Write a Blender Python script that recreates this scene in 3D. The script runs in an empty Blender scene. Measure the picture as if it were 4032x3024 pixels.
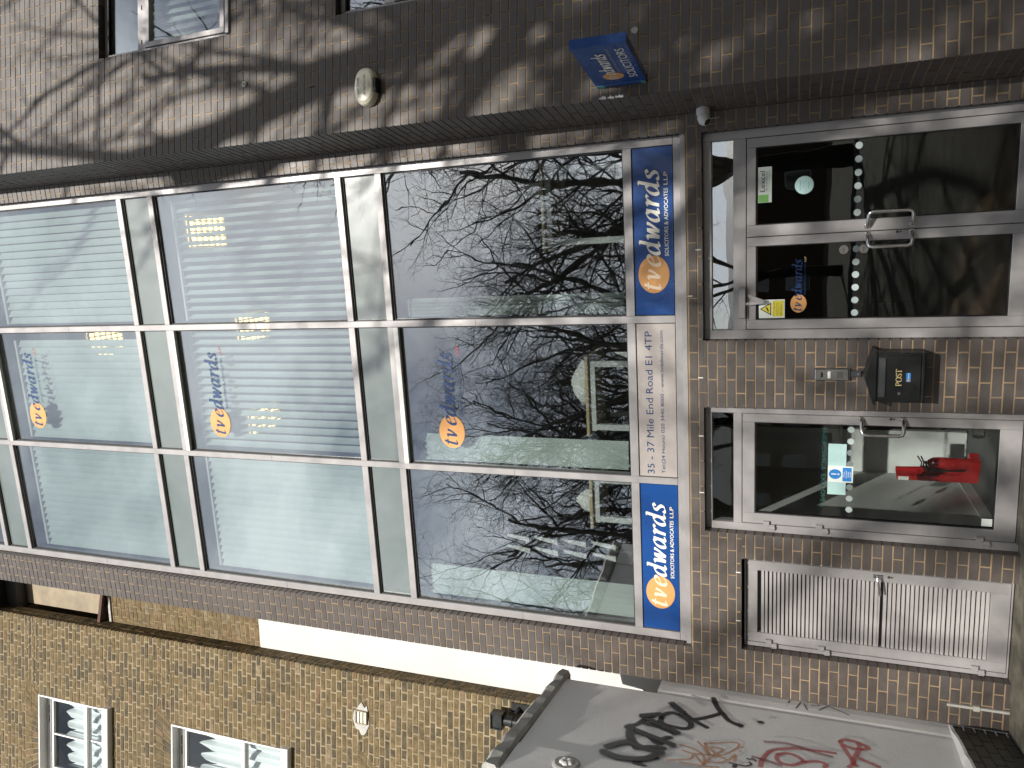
import bpy, math, random
from mathutils import Vector, Matrix
R = math.radians
sc = bpy.context.scene
col = sc.collection

# ------------------------------------------------------------------ camera
CAM = Vector((0.0, -6.36, 1.611))
FW = Vector((-0.1861486, 0.91619753, 0.35486728))
RT = Vector((0.98089092, 0.19409516, 0.01341899))
UP = Vector((0.05658358, -0.35058402, 0.93482038))
cd = bpy.data.cameras.new('camera'); cam = bpy.data.objects.new('camera', cd); col.objects.link(cam)
# the phone was held on its side: world up points to the left of the frame
m = Matrix.Identity(4)
for i in range(3):
    m[i][0] = -UP[i]; m[i][1] = RT[i]; m[i][2] = -FW[i]; m[i][3] = CAM[i]
cam.matrix_world = m
cd.sensor_width = 36.0; cd.lens = 36.0 * 2954.7 / 4032.0; cd.clip_start = 0.05; cd.clip_end = 1000
sc.camera = cam

# ------------------------------------------------------------------ sky, sun, exposure
SUN_EL = R(31.0); SUN_AZ = R(14.0)          # azimuth measured from -Y (straight out of the facade) towards +X
w = bpy.data.worlds.new('World'); sc.world = w; w.use_nodes = True
nt = w.node_tree; nt.nodes.clear()
wo = nt.nodes.new('ShaderNodeOutputWorld'); bg = nt.nodes.new('ShaderNodeBackground')
sky = nt.nodes.new('ShaderNodeTexSky'); sky.sky_type = 'NISHITA'; sky.sun_disc = False
sky.sun_elevation = SUN_EL; sky.sun_rotation = math.pi - SUN_AZ
sky.air_density = 1.0; sky.dust_density = 1.2; sky.ozone_density = 1.2
tc = nt.nodes.new('ShaderNodeTexCoord'); mp = nt.nodes.new('ShaderNodeMapping'); mp.inputs['Scale'].default_value = (1, 1, 1.9)
n1 = nt.nodes.new('ShaderNodeTexNoise'); n1.inputs['Scale'].default_value = 3.2; n1.inputs['Detail'].default_value = 7; n1.inputs['Roughness'].default_value = .58
cr = nt.nodes.new('ShaderNodeValToRGB'); cr.color_ramp.elements[0].position = .35; cr.color_ramp.elements[1].position = .63
mx = nt.nodes.new('ShaderNodeMix'); mx.data_type = 'RGBA'
mx.inputs['B'].default_value = (14.6, 15.3, 16.3, 1)
nt.links.new(tc.outputs['Generated'], mp.inputs['Vector']); nt.links.new(mp.outputs['Vector'], n1.inputs['Vector'])
nt.links.new(n1.outputs['Fac'], cr.inputs['Fac']); nt.links.new(cr.outputs['Color'], mx.inputs['Factor'])
nt.links.new(sky.outputs['Color'], mx.inputs['A']); nt.links.new(mx.outputs['Result'], bg.inputs['Color'])
bg.inputs['Strength'].default_value = 0.050
nt.links.new(bg.outputs['Background'], wo.inputs['Surface'])
sd = bpy.data.lights.new('sun', 'SUN'); sd.energy = 5.0; sd.angle = R(0.55); sd.color = (1.0, .955, .88)
so = bpy.data.objects.new('sun', sd); col.objects.link(so)
sdir = Vector((math.sin(SUN_AZ) * math.cos(SUN_EL), -math.cos(SUN_AZ) * math.cos(SUN_EL), math.sin(SUN_EL)))
so.rotation_euler = sdir.to_track_quat('Z', 'Y').to_euler(); so.location = sdir * 40
sc.view_settings.view_transform = 'Standard'; sc.view_settings.look = 'None'
sc.view_settings.exposure = 0.45; sc.view_settings.gamma = 1.0; sc.view_settings.use_curve_mapping = False
sc.render.engine = 'CYCLES'; sc.cycles.use_denoising = True
sc.cycles.max_bounces = 8; sc.cycles.transparent_max_bounces = 24; sc.cycles.glossy_bounces = 4; sc.cycles.caustics_reflective = False

# ------------------------------------------------------------------ helpers
TH = R(10.0)                                   # the street runs 10 degrees off the glazed facade
U = Vector((math.cos(TH), math.sin(TH), 0)); N = Vector((-math.sin(TH), math.cos(TH), 0)); Z = Vector((0, 0, 1))
X = Vector((1, 0, 0)); Y = Vector((0, 1, 0))
YB = -0.08                                     # face of the brown brickwork on the glazed side
BP = Vector((.995, -.595, 0))                  # convex corner of the forward brick bay
RP = Vector((.905, YB, 0))                     # where its return meets the facade
FP = Vector((-4.04, YB, 0))                    # corner where the rendered side wall leaves the facade
HK = Vector((-4.668, .144, 0))                 # right hand corner of the yellow brick house
rnd = random.Random(7)


class F:
    """a local frame: u along, n into the building, z up"""
    def __init__(s, o, u, n): s.o = Vector(o); s.u = Vector(u); s.n = Vector(n)
    def p(s, a, b, c): return s.o + s.u * a + s.n * b + Z * c


FA = F((0, 0, 0), X, Y)
FBAY = F(BP, U, N)
FRET = F(RP, -N, U)                            # along the return, depth into the bay
FH = F(HK, U, N)
FF = F(FP, -N, -U)                             # s forward along the side wall, depth into it


class MB:
    def __init__(s): s.v = []; s.f = []; s.t = []; s.mi = []; s.c = None
    def quad(s, a, b, c, d, tone=.5, mi=0):
        i = len(s.v); s.v += [tuple(a), tuple(b), tuple(c), tuple(d)]; s.f.append((i, i+1, i+2, i+3)); s.t.append(tone); s.mi.append(mi)
    def poly(s, pts, tone=.5, mi=0):
        i = len(s.v); s.v += [tuple(p) for p in pts]; s.f.append(tuple(range(i, i+len(pts)))); s.t.append(tone); s.mi.append(mi)
    def hexa(s, P, tone=.5, back=True, mi=0):
        # P: 8 corners, 0-3 front loop, 4-7 back loop
        i = len(s.v); s.v += [tuple(p) for p in P]
        fs = [(0, 1, 2, 3), (0, 4, 5, 1), (1, 5, 6, 2), (2, 6, 7, 3), (3, 7, 4, 0)]
        if back: fs.append((7, 6, 5, 4))
        for f in fs: s.f.append(tuple(i+k for k in f)); s.t.append(tone); s.mi.append(mi)
    def box(s, fr, u0, u1, n0, n1, z0, z1, tone=.5, back=True, mi=0):
        if u0 > u1: u0, u1 = u1, u0
        if n0 > n1: n0, n1 = n1, n0
        if z0 > z1: z0, z1 = z1, z0
        s.hexa([fr.p(u0, n0, z0), fr.p(u1, n0, z0), fr.p(u1, n0, z1), fr.p(u0, n0, z1),
                fr.p(u0, n1, z0), fr.p(u1, n1, z0), fr.p(u1, n1, z1), fr.p(u0, n1, z1)], tone, back, mi)
    def bbox(s, fr, u0, u1, n0, n1, z0, z1, b=.004, tone=.5):
        """box with a chamfered front edge (front = smaller n)"""
        s.hexa([fr.p(u0+b, n0, z0+b), fr.p(u1-b, n0, z0+b), fr.p(u1-b, n0, z1-b), fr.p(u0+b, n0, z1-b),
                fr.p(u0, n0+b, z0), fr.p(u1, n0+b, z0), fr.p(u1, n0+b, z1), fr.p(u0, n0+b, z1)], tone, False)
        s.hexa([fr.p(u0, n0+b, z0), fr.p(u1, n0+b, z0), fr.p(u1, n0+b, z1), fr.p(u0, n0+b, z1),
                fr.p(u0, n1, z0), fr.p(u1, n1, z0), fr.p(u1, n1, z1), fr.p(u0, n1, z1)], tone, True)
        n = len(s.f) - 6                       # drop the hidden inner face
        del s.f[n]; del s.t[n]; del s.mi[n]
    def tube(s, pts, rad, k=8, cap=True, tone=.5):
        pts = [Vector(p) for p in pts]; n = len(pts)
        if not hasattr(rad, '__len__'): rad = [rad]*n
        base = len(s.v); pn = None
        for j in range(n):
            d = (pts[min(j+1, n-1)] - pts[max(j-1, 0)]).normalized()
            if pn is None:
                a = d.orthogonal().normalized()
            else:
                a = (pn - d * pn.dot(d))
                a = a.normalized() if a.length > 1e-6 else d.orthogonal().normalized()
            pn = a; b = d.cross(a)
            for q in range(k):
                t = 2*math.pi*q/k; s.v.append(tuple(pts[j] + (a*math.cos(t) + b*math.sin(t))*rad[j]))
        for j in range(n-1):
            for q in range(k):
                r0 = base+j*k; r1 = r0+k; q1 = (q+1) % k
                s.f.append((r0+q, r0+q1, r1+q1, r1+q)); s.t.append(tone); s.mi.append(0)
        if cap:
            s.f.append(tuple(base+q for q in range(k))[::-1]); s.t.append(tone); s.mi.append(0)
            s.f.append(tuple(base+(n-1)*k+q for q in range(k))); s.t.append(tone); s.mi.append(0)
    def disc(s, fr, u, n, z, ru, rz, th=.004, k=32, tone=.5, teeth=0):
        fpt = []; bpt = []
        for q in range(k):
            a = 2*math.pi*q/k; g = 1.0 - (.07 if teeth and q % 2 else 0)
            fpt.append(fr.p(u+ru*g*math.cos(a), n, z+rz*g*math.sin(a))); bpt.append(fr.p(u+ru*g*math.cos(a), n+th, z+rz*g*math.sin(a)))
        s.poly(fpt, tone)
        for q in range(k): s.quad(fpt[q], bpt[q], bpt[(q+1) % k], fpt[(q+1) % k], tone)
    def lathe(s, o, ax, prof, k=24, tone=.5, sx=1.0, side=None):
        """prof: (radius, height) along axis ax; side: optional vector to squash across"""
        ax = Vector(ax).normalized(); a = (Vector(side) if side else ax.orthogonal()).normalized(); b = ax.cross(a); o = Vector(o)
        base = len(s.v)
        for (r, h) in prof:
            for q in range(k):
                t = 2*math.pi*q/k; s.v.append(tuple(o + ax*h + (a*math.cos(t)*sx + b*math.sin(t))*max(r, 1e-4)))
        for j in range(len(prof)-1):
            for q in range(k):
                r0 = base+j*k; r1 = r0+k; q1 = (q+1) % k
                s.f.append((r0+q, r0+q1, r1+q1, r1+q)); s.t.append(tone); s.mi.append(0)
    def build(s, name, mat, parent=None, smooth=False):
        me = bpy.data.meshes.new(name); me.from_pydata(s.v, [], s.f); me.validate(); 
        mats = mat if isinstance(mat, (list, tuple)) else [mat]
        for q in mats: me.materials.append(q)
        if len(me.polygons) == len(s.t):
            at = me.attributes.new('tone', 'FLOAT', 'FACE'); at.data.foreach_set('value', s.t)
            if len(mats) > 1: me.polygons.foreach_set('material_index', s.mi)
        if smooth: me.polygons.foreach_set('use_smooth', [True]*len(me.polygons))
        if s.c is not None and len(s.c) == len(me.vertices):
            at = me.attributes.new('cover', 'FLOAT', 'POINT'); at.data.foreach_set('value', s.c)
        me.update()
        o = bpy.data.objects.new(name, me); col.objects.link(o)
        if parent: attach(o, parent)
        return o


def attach(o, parent):
    o.parent = parent; o.matrix_parent_inverse = world_of(parent).inverted()


def world_of(o):
    mw = Matrix.LocRotScale(o.location, o.rotation_euler, o.scale)
    if o.parent: mw = world_of(o.parent) @ o.matrix_parent_inverse @ mw
    return mw


def empty(name, loc, parent=None):
    o = bpy.data.objects.new(name, None); col.objects.link(o); o.location = loc; o.empty_display_size = .2
    if parent:
        o.parent = parent; o.matrix_parent_inverse = world_of(parent).inverted()
    return o


def tag(o, label, cat, group=None):
    o['label'] = label; o['category'] = cat
    if group: o['group'] = group
    return o


def one(name, mb, mat, label, cat, group=None, smooth=False):
    return tag(mb.build(name, mat, None, smooth), label, cat, group)


# ------------------------------------------------------------------ materials
def mat(name):
    m = bpy.data.materials.new(name); m.use_nodes = True; t = m.node_tree; t.nodes.clear()
    o = t.nodes.new('ShaderNodeOutputMaterial'); return m, t, o


def nd(t, k, **kw):
    n = t.nodes.new(k)
    for a, b in kw.items(): setattr(n, a, b)
    return n


def principled(t, o, base=None, rough=.5, metal=0, spec=.5, coat=0):
    b = nd(t, 'ShaderNodeBsdfPrincipled'); t.links.new(b.outputs[0], o.inputs['Surface'])
    if base: b.inputs['Base Color'].default_value = (*base, 1)
    b.inputs['Roughness'].default_value = rough; b.inputs['Metallic'].default_value = metal
    b.inputs['Specular IOR Level'].default_value = spec; b.inputs['Coat Weight'].default_value = coat
    return b


def noise(t, scale, detail=4, rough=.55, stretch=None):
    c = nd(t, 'ShaderNodeTexCoord'); n = nd(t, 'ShaderNodeTexNoise')
    n.inputs['Scale'].default_value = scale; n.inputs['Detail'].default_value = detail; n.inputs['Roughness'].default_value = rough
    if stretch:
        mp = nd(t, 'ShaderNodeMapping'); mp.inputs['Scale'].default_value = stretch
        t.links.new(c.outputs['Object'], mp.inputs['Vector']); t.links.new(mp.outputs['Vector'], n.inputs['Vector'])
    else: t.links.new(c.outputs['Object'], n.inputs['Vector'])
    return n


def ramp(t, src, stops):
    r = nd(t, 'ShaderNodeValToRGB'); e = r.color_ramp.elements
    while len(e) < len(stops): e.new(.5)
    for q, (p, c) in zip(e, stops): q.position = p; q.color = (*c, 1) if len(c) == 3 else c
    t.links.new(src, r.inputs['Fac']); return r


def mixc(t, fac, a, b, blend='MIX'):
    x = nd(t, 'ShaderNodeMix', data_type='RGBA', blend_type=blend)
    if isinstance(fac, (int, float)): x.inputs['Factor'].default_value = fac
    else: t.links.new(fac, x.inputs['Factor'])
    for k, v in (('A', a), ('B', b)):
        if isinstance(v, tuple): x.inputs[k].default_value = (*v, 1)
        else: t.links.new(v, x.inputs[k])
    return x.outputs['Result']


def bump(t, b, h, strength=.3, dist=.01):
    n = nd(t, 'ShaderNodeBump'); n.inputs['Strength'].default_value = strength; n.inputs['Distance'].default_value = dist
    t.links.new(h, n.inputs['Height']); t.links.new(n.outputs['Normal'], b.inputs['Normal'])


def toned(name, stops, rough=.6, spec=.4, mott=.35, sc1=9, sc2=70, bstr=.35, grime=None):
    """brick: colour picked by each piece's own tone, mottled"""
    m, t, o = mat(name); b = principled(t, o, rough=rough, spec=spec)
    a = nd(t, 'ShaderNodeAttribute', attribute_name='tone'); r = ramp(t, a.outputs['Fac'], stops); r.color_ramp.interpolation = 'LINEAR'
    n = noise(t, sc1, 5, .65); g = ramp(t, n.outputs['Fac'], [(.3, (1-mott,)*3), (.7, (1+mott*.4,)*3)])
    c = mixc(t, 1.0, r.outputs['Color'], g.outputs['Color'], 'MULTIPLY')
    if grime:
        n3 = noise(t, 1.1, 4, .6); g3 = ramp(t, n3.outputs['Fac'], [(.5, (0, 0, 0)), (.75, (1, 1, 1))])
        mm = nd(t, 'ShaderNodeMath', operation='MULTIPLY'); mm.inputs[1].default_value = grime[1]
        t.links.new(g3.outputs['Color'], mm.inputs[0]); c = mixc(t, mm.outputs[0], c, grime[0])
    t.links.new(c, b.inputs['Base Color'])
    n2 = noise(t, sc2, 6, .7); bump(t, b, n2.outputs['Fac'], bstr, .004)
    rr = ramp(t, n.outputs['Fac'], [(.3, (rough-.08,)*3), (.7, (rough+.1,)*3)]); t.links.new(rr.outputs['Color'], b.inputs['Roughness'])
    return m


def plain(name, base, rough=.5, metal=0, spec=.5, var=.12, scale=12, bstr=0, bscale=60, coat=0, stretch=None):
    m, t, o = mat(name); b = principled(t, o, base, rough, metal, spec, coat)
    n = noise(t, scale, 5, .6, stretch)
    lo = tuple(c*(1-var) for c in base); hi = tuple(min(1, c*(1+var*.6)) for c in base)
    r = ramp(t, n.outputs['Fac'], [(.3, lo), (.7, hi)]); t.links.new(r.outputs['Color'], b.inputs['Base Color'])
    rr = ramp(t, n.outputs['Fac'], [(.3, (max(0, rough-.07),)*3), (.7, (min(1, rough+.07),)*3)]); t.links.new(rr.outputs['Color'], b.inputs['Roughness'])
    if bstr: bump(t, b, noise(t, bscale, 5, .65).outputs['Fac'], bstr, .005)
    return m


def glass(name, tint, r0, wav=.0006, wscale=2.2):
    m, t, o = mat(name)
    tr = nd(t, 'ShaderNodeBsdfTransparent'); tr.inputs['Color'].default_value = (*tint, 1)
    gl = nd(t, 'ShaderNodeBsdfAnisotropic') if False else nd(t, 'ShaderNodeBsdfGlossy'); gl.inputs['Roughness'].default_value = 0.0; gl.inputs['Color'].default_value = (.96, .98, 1, 1)
    lw = nd(t, 'ShaderNodeLayerWeight'); lw.inputs['Blend'].default_value = .5
    pw = nd(t, 'ShaderNodeMath', operation='POWER'); pw.inputs[1].default_value = 4.0; t.links.new(lw.outputs['Facing'], pw.inputs[0])
    mr = nd(t, 'ShaderNodeMapRange'); mr.inputs['To Min'].default_value = r0; mr.inputs['To Max'].default_value = 1
    t.links.new(pw.outputs[0], mr.inputs['Value'])
    mx = nd(t, 'ShaderNodeMixShader'); t.links.new(mr.outputs['Result'], mx.inputs['Fac'])
    t.links.new(tr.outputs[0], mx.inputs[1]); t.links.new(gl.outputs[0], mx.inputs[2]); t.links.new(mx.outputs[0], o.inputs['Surface'])
    n = noise(t, wscale, 2, .5); bp = nd(t, 'ShaderNodeBump'); bp.inputs['Strength'].default_value = 1; bp.inputs['Distance'].default_value = wav
    t.links.new(n.outputs['Fac'], bp.inputs['Height']); t.links.new(bp.outputs['Normal'], gl.inputs['Normal'])
    return m


def emit(name, c, s):
    m, t, o = mat(name); e = nd(t, 'ShaderNodeEmission'); e.inputs['Color'].default_value = (*c, 1); e.inputs['Strength'].default_value = s
    t.links.new(e.outputs[0], o.inputs['Surface']); return m


def spray(name, c, dens=1.0):
    m, t, o = mat(name); b = nd(t, 'ShaderNodeBsdfPrincipled'); b.inputs['Base Color'].default_value = (*c, 1); b.inputs['Roughness'].default_value = .6
    a = nd(t, 'ShaderNodeAttribute', attribute_name='cover'); n = noise(t, 240, 4, .7)
    s1 = nd(t, 'ShaderNodeMath', operation='MULTIPLY_ADD'); s1.inputs[1].default_value = 1.1; s1.inputs[2].default_value = -.55
    t.links.new(n.outputs['Fac'], s1.inputs[0])
    ad = nd(t, 'ShaderNodeMath', operation='ADD'); t.links.new(a.outputs['Fac'], ad.inputs[0]); t.links.new(s1.outputs[0], ad.inputs[1])
    mr = nd(t, 'ShaderNodeMapRange'); mr.interpolation_type = 'SMOOTHSTEP'; mr.inputs['From Min'].default_value = .18; mr.inputs['From Max'].default_value = .62; mr.inputs['To Max'].default_value = dens
    t.links.new(ad.outputs[0], mr.inputs['Value'])
    tr = nd(t, 'ShaderNodeBsdfTransparent'); mx = nd(t, 'ShaderNodeMixShader'); t.links.new(mr.outputs['Result'], mx.inputs['Fac'])
    t.links.new(tr.outputs[0], mx.inputs[1]); t.links.new(b.outputs[0], mx.inputs[2]); t.links.new(mx.outputs[0], o.inputs['Surface'])
    return m


M = {}
M['brown'] = toned('brown_brick', [(0, (.072, .059, .053)), (.35, (.080, .066, .059)), (.75, (.088, .073, .065)), (1, (.080, .070, .066))], rough=.5, spec=.55, mott=.22, grime=((.11, .10, .095), .25))
M['plinth'] = toned('black_brick', [(0, (.012, .013, .012)), (1, (.025, .027, .025))], rough=.45, spec=.5)
M['yellow'] = toned('stock_brick', [(0, (.098, .080, .052)), (.18, (.118, .090, .052)), (.3, (.138, .102, .054)), (.6, (.158, .115, .057)), (.85, (.178, .132, .068)), (.95, (.185, .12, .07)), (1, (.24, .195, .125))], rough=.85, spec=.2, mott=.55, sc1=16, bstr=.9, grime=((.1, .085, .06), .45))
M['redarch'] = toned('arch_brick', [(0, (.2, .12, .075)), (1, (.33, .2, .12))], rough=.85, spec=.2, mott=.5, bstr=.8)
M['mortar'] = plain('tan_mortar', (.31, .225, .14), .9, var=.3, scale=5, bstr=.5, bscale=120)
M['mortar_old'] = plain('old_mortar', (.265, .21, .132), .95, var=.3, scale=4, bstr=.8, bscale=60)
M['mortar_dark'] = plain('dark_mortar', (.12, .12, .09), .95, var=.4, scale=6, bstr=.5)
M['alu'] = plain('silver_frame', (.345, .33, .33), .42, metal=.25, spec=.5, var=.09, scale=5, stretch=(1, 1, 1))
M['alu2'] = plain('louvre_silver', (.36, .34, .333), .45, metal=.2, var=.14, scale=9, stretch=(.4, 1, 6))
M['steel'] = plain('brushed_steel', (.62, .61, .6), .22, metal=1, var=.05)
M['gasket'] = plain('black_gasket', (.012, .012, .013), .6)
M['glass'] = glass('window_glass', (.91, .945, .94), .30, wav=.0012)
M['doorglass'] = glass('door_glass', (.87, .89, .885), .035)
M['oldglass'] = glass('sash_glass', (.88, .91, .91), .045, wav=.002)
M['spandrel'] = None
m_, t_, o_ = mat('spandrel_glass'); b_ = principled(t_, o_, (.30, .345, .33), .3, spec=.5, coat=1.0); b_.inputs['Coat Roughness'].default_value = .02; b_.inputs['Coat IOR'].default_value = 2.3
n_ = noise(t_, 2.2, 2, .5); bp_ = nd(t_, 'ShaderNodeBump'); bp_.inputs['Distance'].default_value = .0016; t_.links.new(n_.outputs['Fac'], bp_.inputs['Height']); t_.links.new(bp_.outputs['Normal'], b_.inputs['Coat Normal'])
n5_ = noise(t_, 3, 5, .6); r5_ = ramp(t_, n5_.outputs['Fac'], [(.3, (.125, .155, .145)), (.75, (.165, .195, .185))]); t_.links.new(r5_.outputs['Color'], b_.inputs['Base Color'])
M['spandrel'] = m_
M['blind'] = plain('blind_fabric', (.60, .67, .635), .8, var=.05)
M['white'] = plain('white_paint', (.72, .715, .70), .55, var=.05, scale=4, bstr=.15, bscale=40)
M['painted'] = plain('painted_wall', (.56, .55, .53), .75, var=.07, scale=1.6, bstr=.3, bscale=45)  # sunlit copy of the white render, colour lowered against the strong sun
M['render'] = plain('white_render_lifted', (.84, .825, .80), .8, var=.09, scale=1.6, bstr=.4, bscale=45)  # shaded copy of the same white, colour raised to brighten the side wall
M['cream'] = plain('cream_stone', (.32, .265, .19), .85, var=.25, scale=5, bstr=.5)
M['lead'] = plain('dirty_coping', (.42, .41, .385), .8, var=.35, scale=9, bstr=.7, bscale=25)
M['tiles'] = plain('clay_tile', (.1, .05, .035), .8, var=.4, scale=20)
M['blue'] = plain('sign_blue', (.008, .058, .235), .28, spec=.5, var=.08, scale=2, coat=.3)
M['deepblue'] = plain('lettering_blue', (.004, .035, .13), .4, var=.02)
M['orange'] = plain('sign_orange', (.66, .33, .115), .35, var=.03)
M['cream_letter'] = plain('cream_letter', (.86, .82, .72), .4, var=.02)
M['peach'] = plain('peach_letter', (.86, .68, .5), .4, var=.02)
M['panelgrey'] = plain('sign_grey', (.40, .36, .34), .45, metal=.1, var=.04)
M['black'] = plain('black_metal', (.008, .009, .009), .38, spec=.5, var=.2)
M['gold'] = plain('gold_letter', (.80, .62, .3), .4, var=.02)
M['cam_white'] = plain('white_plastic', (.62, .62, .61), .35, var=.04)
M['alarm'] = plain('cream_plastic', (.74, .70, .55), .35, var=.06)
M['teal'] = plain('faded_teal', (.09, .28, .31), .5)
M['sticker'] = plain('sticker_white', (.74, .79, .74), .5, var=.03)
M['yellowsign'] = plain('warning_yellow', (.78, .66, .05), .5, var=.02)
M['bluesign'] = plain('mandatory_blue', (.02, .20, .55), .45, var=.02)
M['frost'] = plain('frosted_film', (.40, .47, .46), .6, var=.04)
M['dimfrost'] = plain('dim_film', (.20, .235, .23), .6, var=.04)
M['mint'] = plain('mint_film', (.42, .62, .60), .5, var=.03)
M['green'] = plain('label_green', (.22, .52, .14), .5, var=.1)
M['teal_letter'] = plain('green_letter', (.02, .14, .12), .6, var=.02)
M['red'] = plain('red_plastic', (.45, .015, .018), .35, var=.06, coat=.2)
M['darkred'] = plain('dark_red_enamel', (.34, .008, .01), .25, var=.05, coat=.4)
M['darkgrey'] = plain('dark_grey', (.05, .05, .055), .5)
M['intwall'] = plain('office_wall', (.30, .31, .32), .9, var=.04)
M['ceil'] = plain('office_ceiling', (.32, .335, .36), .9, var=.03)
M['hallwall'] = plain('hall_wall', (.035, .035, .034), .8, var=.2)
M['corridor'] = plain('corridor_wall', (.62, .63, .615), .8, var=.04)
M['hallfloor'] = plain('hall_floor', (.10, .065, .04), .4, var=.3, scale=3)
M['carpet'] = plain('grey_carpet', (.10, .105, .105), .95, var=.15, scale=40)
M['desk'] = plain('desk_wood', (.62, .5, .3), .5, var=.08)
M['lamp'] = emit('lamp_panel', (1.0, .66, .18), 6.0)
M['paving'] = plain('paving', (.14, .13, .095), .9, var=.5, scale=7, bstr=.8, bscale=30)
M['asphalt'] = plain('asphalt', (.05, .05, .052), .85, var=.3, scale=6, bstr=.4)
M['kerb'] = plain('kerb_granite', (.25, .24, .23), .8, var=.2)
M['bark'] = plain('plane_bark', (.075, .066, .052), .9, var=.5, scale=4, bstr=.8, bscale=12)
M['twig'] = plain('twig_bark', (.055, .047, .038), .9, var=.3, scale=4)
M['terrace'] = plain('terrace_brick', (.16, .11, .075), .9, var=.3, scale=3)
M['slate'] = plain('roof_slate', (.06, .06, .065), .7, var=.2)
M['conduit'] = plain('grey_conduit', (.42, .41, .37), .6, var=.15)
M['paper'] = plain('paper_bag', (.75, .74, .70), .7, var=.05)
M['curtain'] = plain('net_curtain', (.80, .81, .82), .85, var=.04)
M['gblack'] = spray('graffiti_black', (.02, .022, .024), .97)
M['gorange'] = spray('graffiti_orange', (.55, .25, .10), .62)
M['gred'] = spray('graffiti_red', (.5, .08, .08), .66)
M['gmaroon'] = spray('graffiti_maroon', (.22, .04, .06), .65)
M['gscratch'] = spray('scratch_black', (.03, .03, .03), .8)

# ------------------------------------------------------------------ ground and street
def ground(name, x0, x1, y0, y1, z, m):
    b = MB(); b.quad((x0, y0, z), (x1, y0, z), (x1, y1, z), (x0, y1, z)); o = b.build(name, m); o['kind'] = 'structure'; return o


def strip(name, d0, d1, z, m, th=None):
    """a strip of street parallel to the house fronts; d = metres out from the bay corner"""
    b = MB(); L = 160
    P = [BP + U*a - N*d for a, d in ((-L, d0), (L, d0), (L, d1), (-L, d1))]
    if th: b.hexa([Vector((p.x, p.y, z)) for p in P] + [Vector((p.x, p.y, z-th)) for p in P])
    else: b.poly([(p.x, p.y, z) for p in P[::-1]])
    o = b.build(name, m); o['kind'] = 'structure'; return o


ground('ground', -300, 300, -300, 300, -.16, M['asphalt'])
strip('pavement', -14, 15.2, .012, M['paving'], .16)
strip('kerb', 15.205, 15.35, .012, M['kerb'], .16)
strip('road', 15.355, 20.4, -.12, M['asphalt'])
strip('far_kerb', 20.405, 20.55, .012, M['kerb'], .16)
strip('far_pavement', 20.555, 60, .012, M['paving'], .16)

# ------------------------------------------------------------------ bricklaying
def lay(fr, bounds, holes, gauge, phase, off, L=.225, j=.012, flemish=False, rg=None, jit=.0012, tone=None):
    u0, u1, z0, z1 = bounds; rg = rg or random.Random(3); out = []
    k = int(math.floor((z0-phase)/gauge))-1
    while True:
        a = phase+k*gauge+j/2; b = phase+(k+1)*gauge-j/2
        if a > z1: break
        a = max(a, z0); b = min(b, z1)
        if b-a < .012: k += 1; continue
        cuts = {a, b}
        for h in holes:
            for q in (h[2], h[3]):
                if a+.012 < q < b-.012: cuts.add(q)
        cuts = sorted(cuts)
        for c0, c1 in zip(cuts, cuts[1:]):
            iv = [(u0, u1)]
            for h in holes:
                if h[2] < c1-.006 and h[3] > c0+.006:
                    nv = []
                    for (p, q) in iv:
                        if h[1] <= p or h[0] >= q: nv.append((p, q)); continue
                        if h[0] > p: nv.append((p, h[0]))
                        if h[1] < q: nv.append((h[1], q))
                    iv = nv
            for (p, q) in iv:
                per = []
                if flemish:
                    D = L*1.5; s = off + (D/2 if k % 2 else 0) + rg.uniform(-.02, .02); n = math.floor((p-s)/D)-1
                    while s+n*D < q+D:
                        per += [s+n*D+rg.uniform(-.008, .008), s+n*D+L+rg.uniform(-.008, .008)]; n += 1
                else:
                    s = off+(L/2 if k % 2 else 0); n = math.floor((p-s)/L)-1
                    while s+n*L < q+L: per.append(s+n*L+rg.uniform(-.002, .002)); n += 1
                edges = [p]+[e for e in per if p+.02 < e < q-.02]+[q]
                for e0, e1 in zip(edges, edges[1:]):
                    f0 = e0 if e0 == p else e0+j/2; f1 = e1 if e1 == q else e1-j/2
                    if f1-f0 < .015: continue
                    t = tone(rg) if tone else rg.random()
                    out.append((fr, f0, f1, c0, c1, t, rg.uniform(-jit, jit)))
        k += 1
    return out


def proj(p):
    d = p-CAM; w_ = d.dot(FW)
    if w_ < .1: return None
    return 2016-2954.7*d.dot(UP)/w_, 1512-2954.7*d.dot(RT)/w_, w_


def emit_bricks(bricks, m, wallpart, owner, depth=.095, rough=0.0, limit=300, rg=None):
    """the bricks that show largest become single pieces, the rest one mass"""
    rg = rg or random.Random(5)
    def area(b):
        fr = b[0]; q = proj(fr.p((b[1]+b[2])/2, 0, (b[3]+b[4])/2))
        if not q or not (20 < q[0] < 4012 and 20 < q[1] < 3004): return 0
        pts = [proj(fr.p(u, 0, z)) for u, z in ((b[1], b[3]), (b[2], b[3]), (b[2], b[4]), (b[1], b[4]))]
        if any(p is None for p in pts): return 0
        s = 0
        for (x0, y0, _), (x1, y1, _) in zip(pts, pts[1:]+pts[:1]): s += x0*y1-x1*y0
        return abs(s)/2
    order = sorted(range(len(bricks)), key=lambda i: -area(bricks[i]))
    single = set(order[:limit]); mass = MB()
    def shape(mb, b):
        fr, u0, u1, z0, z1, t, jj = b
        e = rough; r = lambda: rg.uniform(-e, e)
        a = [(u0+r(), z0+r()), (u1+r(), z0+r()), (u1+r(), z1+r()), (u0+r(), z1+r())]
        mb.hexa([fr.p(u, jj+r()*.4, z) for u, z in a]+[fr.p(u, depth, z) for u, z in a], t, False)
    for i, b in enumerate(bricks):
        if i in single:
            mb = MB(); shape(mb, b); mb.build('brick', m, wallpart)
        else: shape(mass, b)
    o = mass.build('brickwork', m, owner); o['kind'] = 'stuff'
    return o


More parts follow.
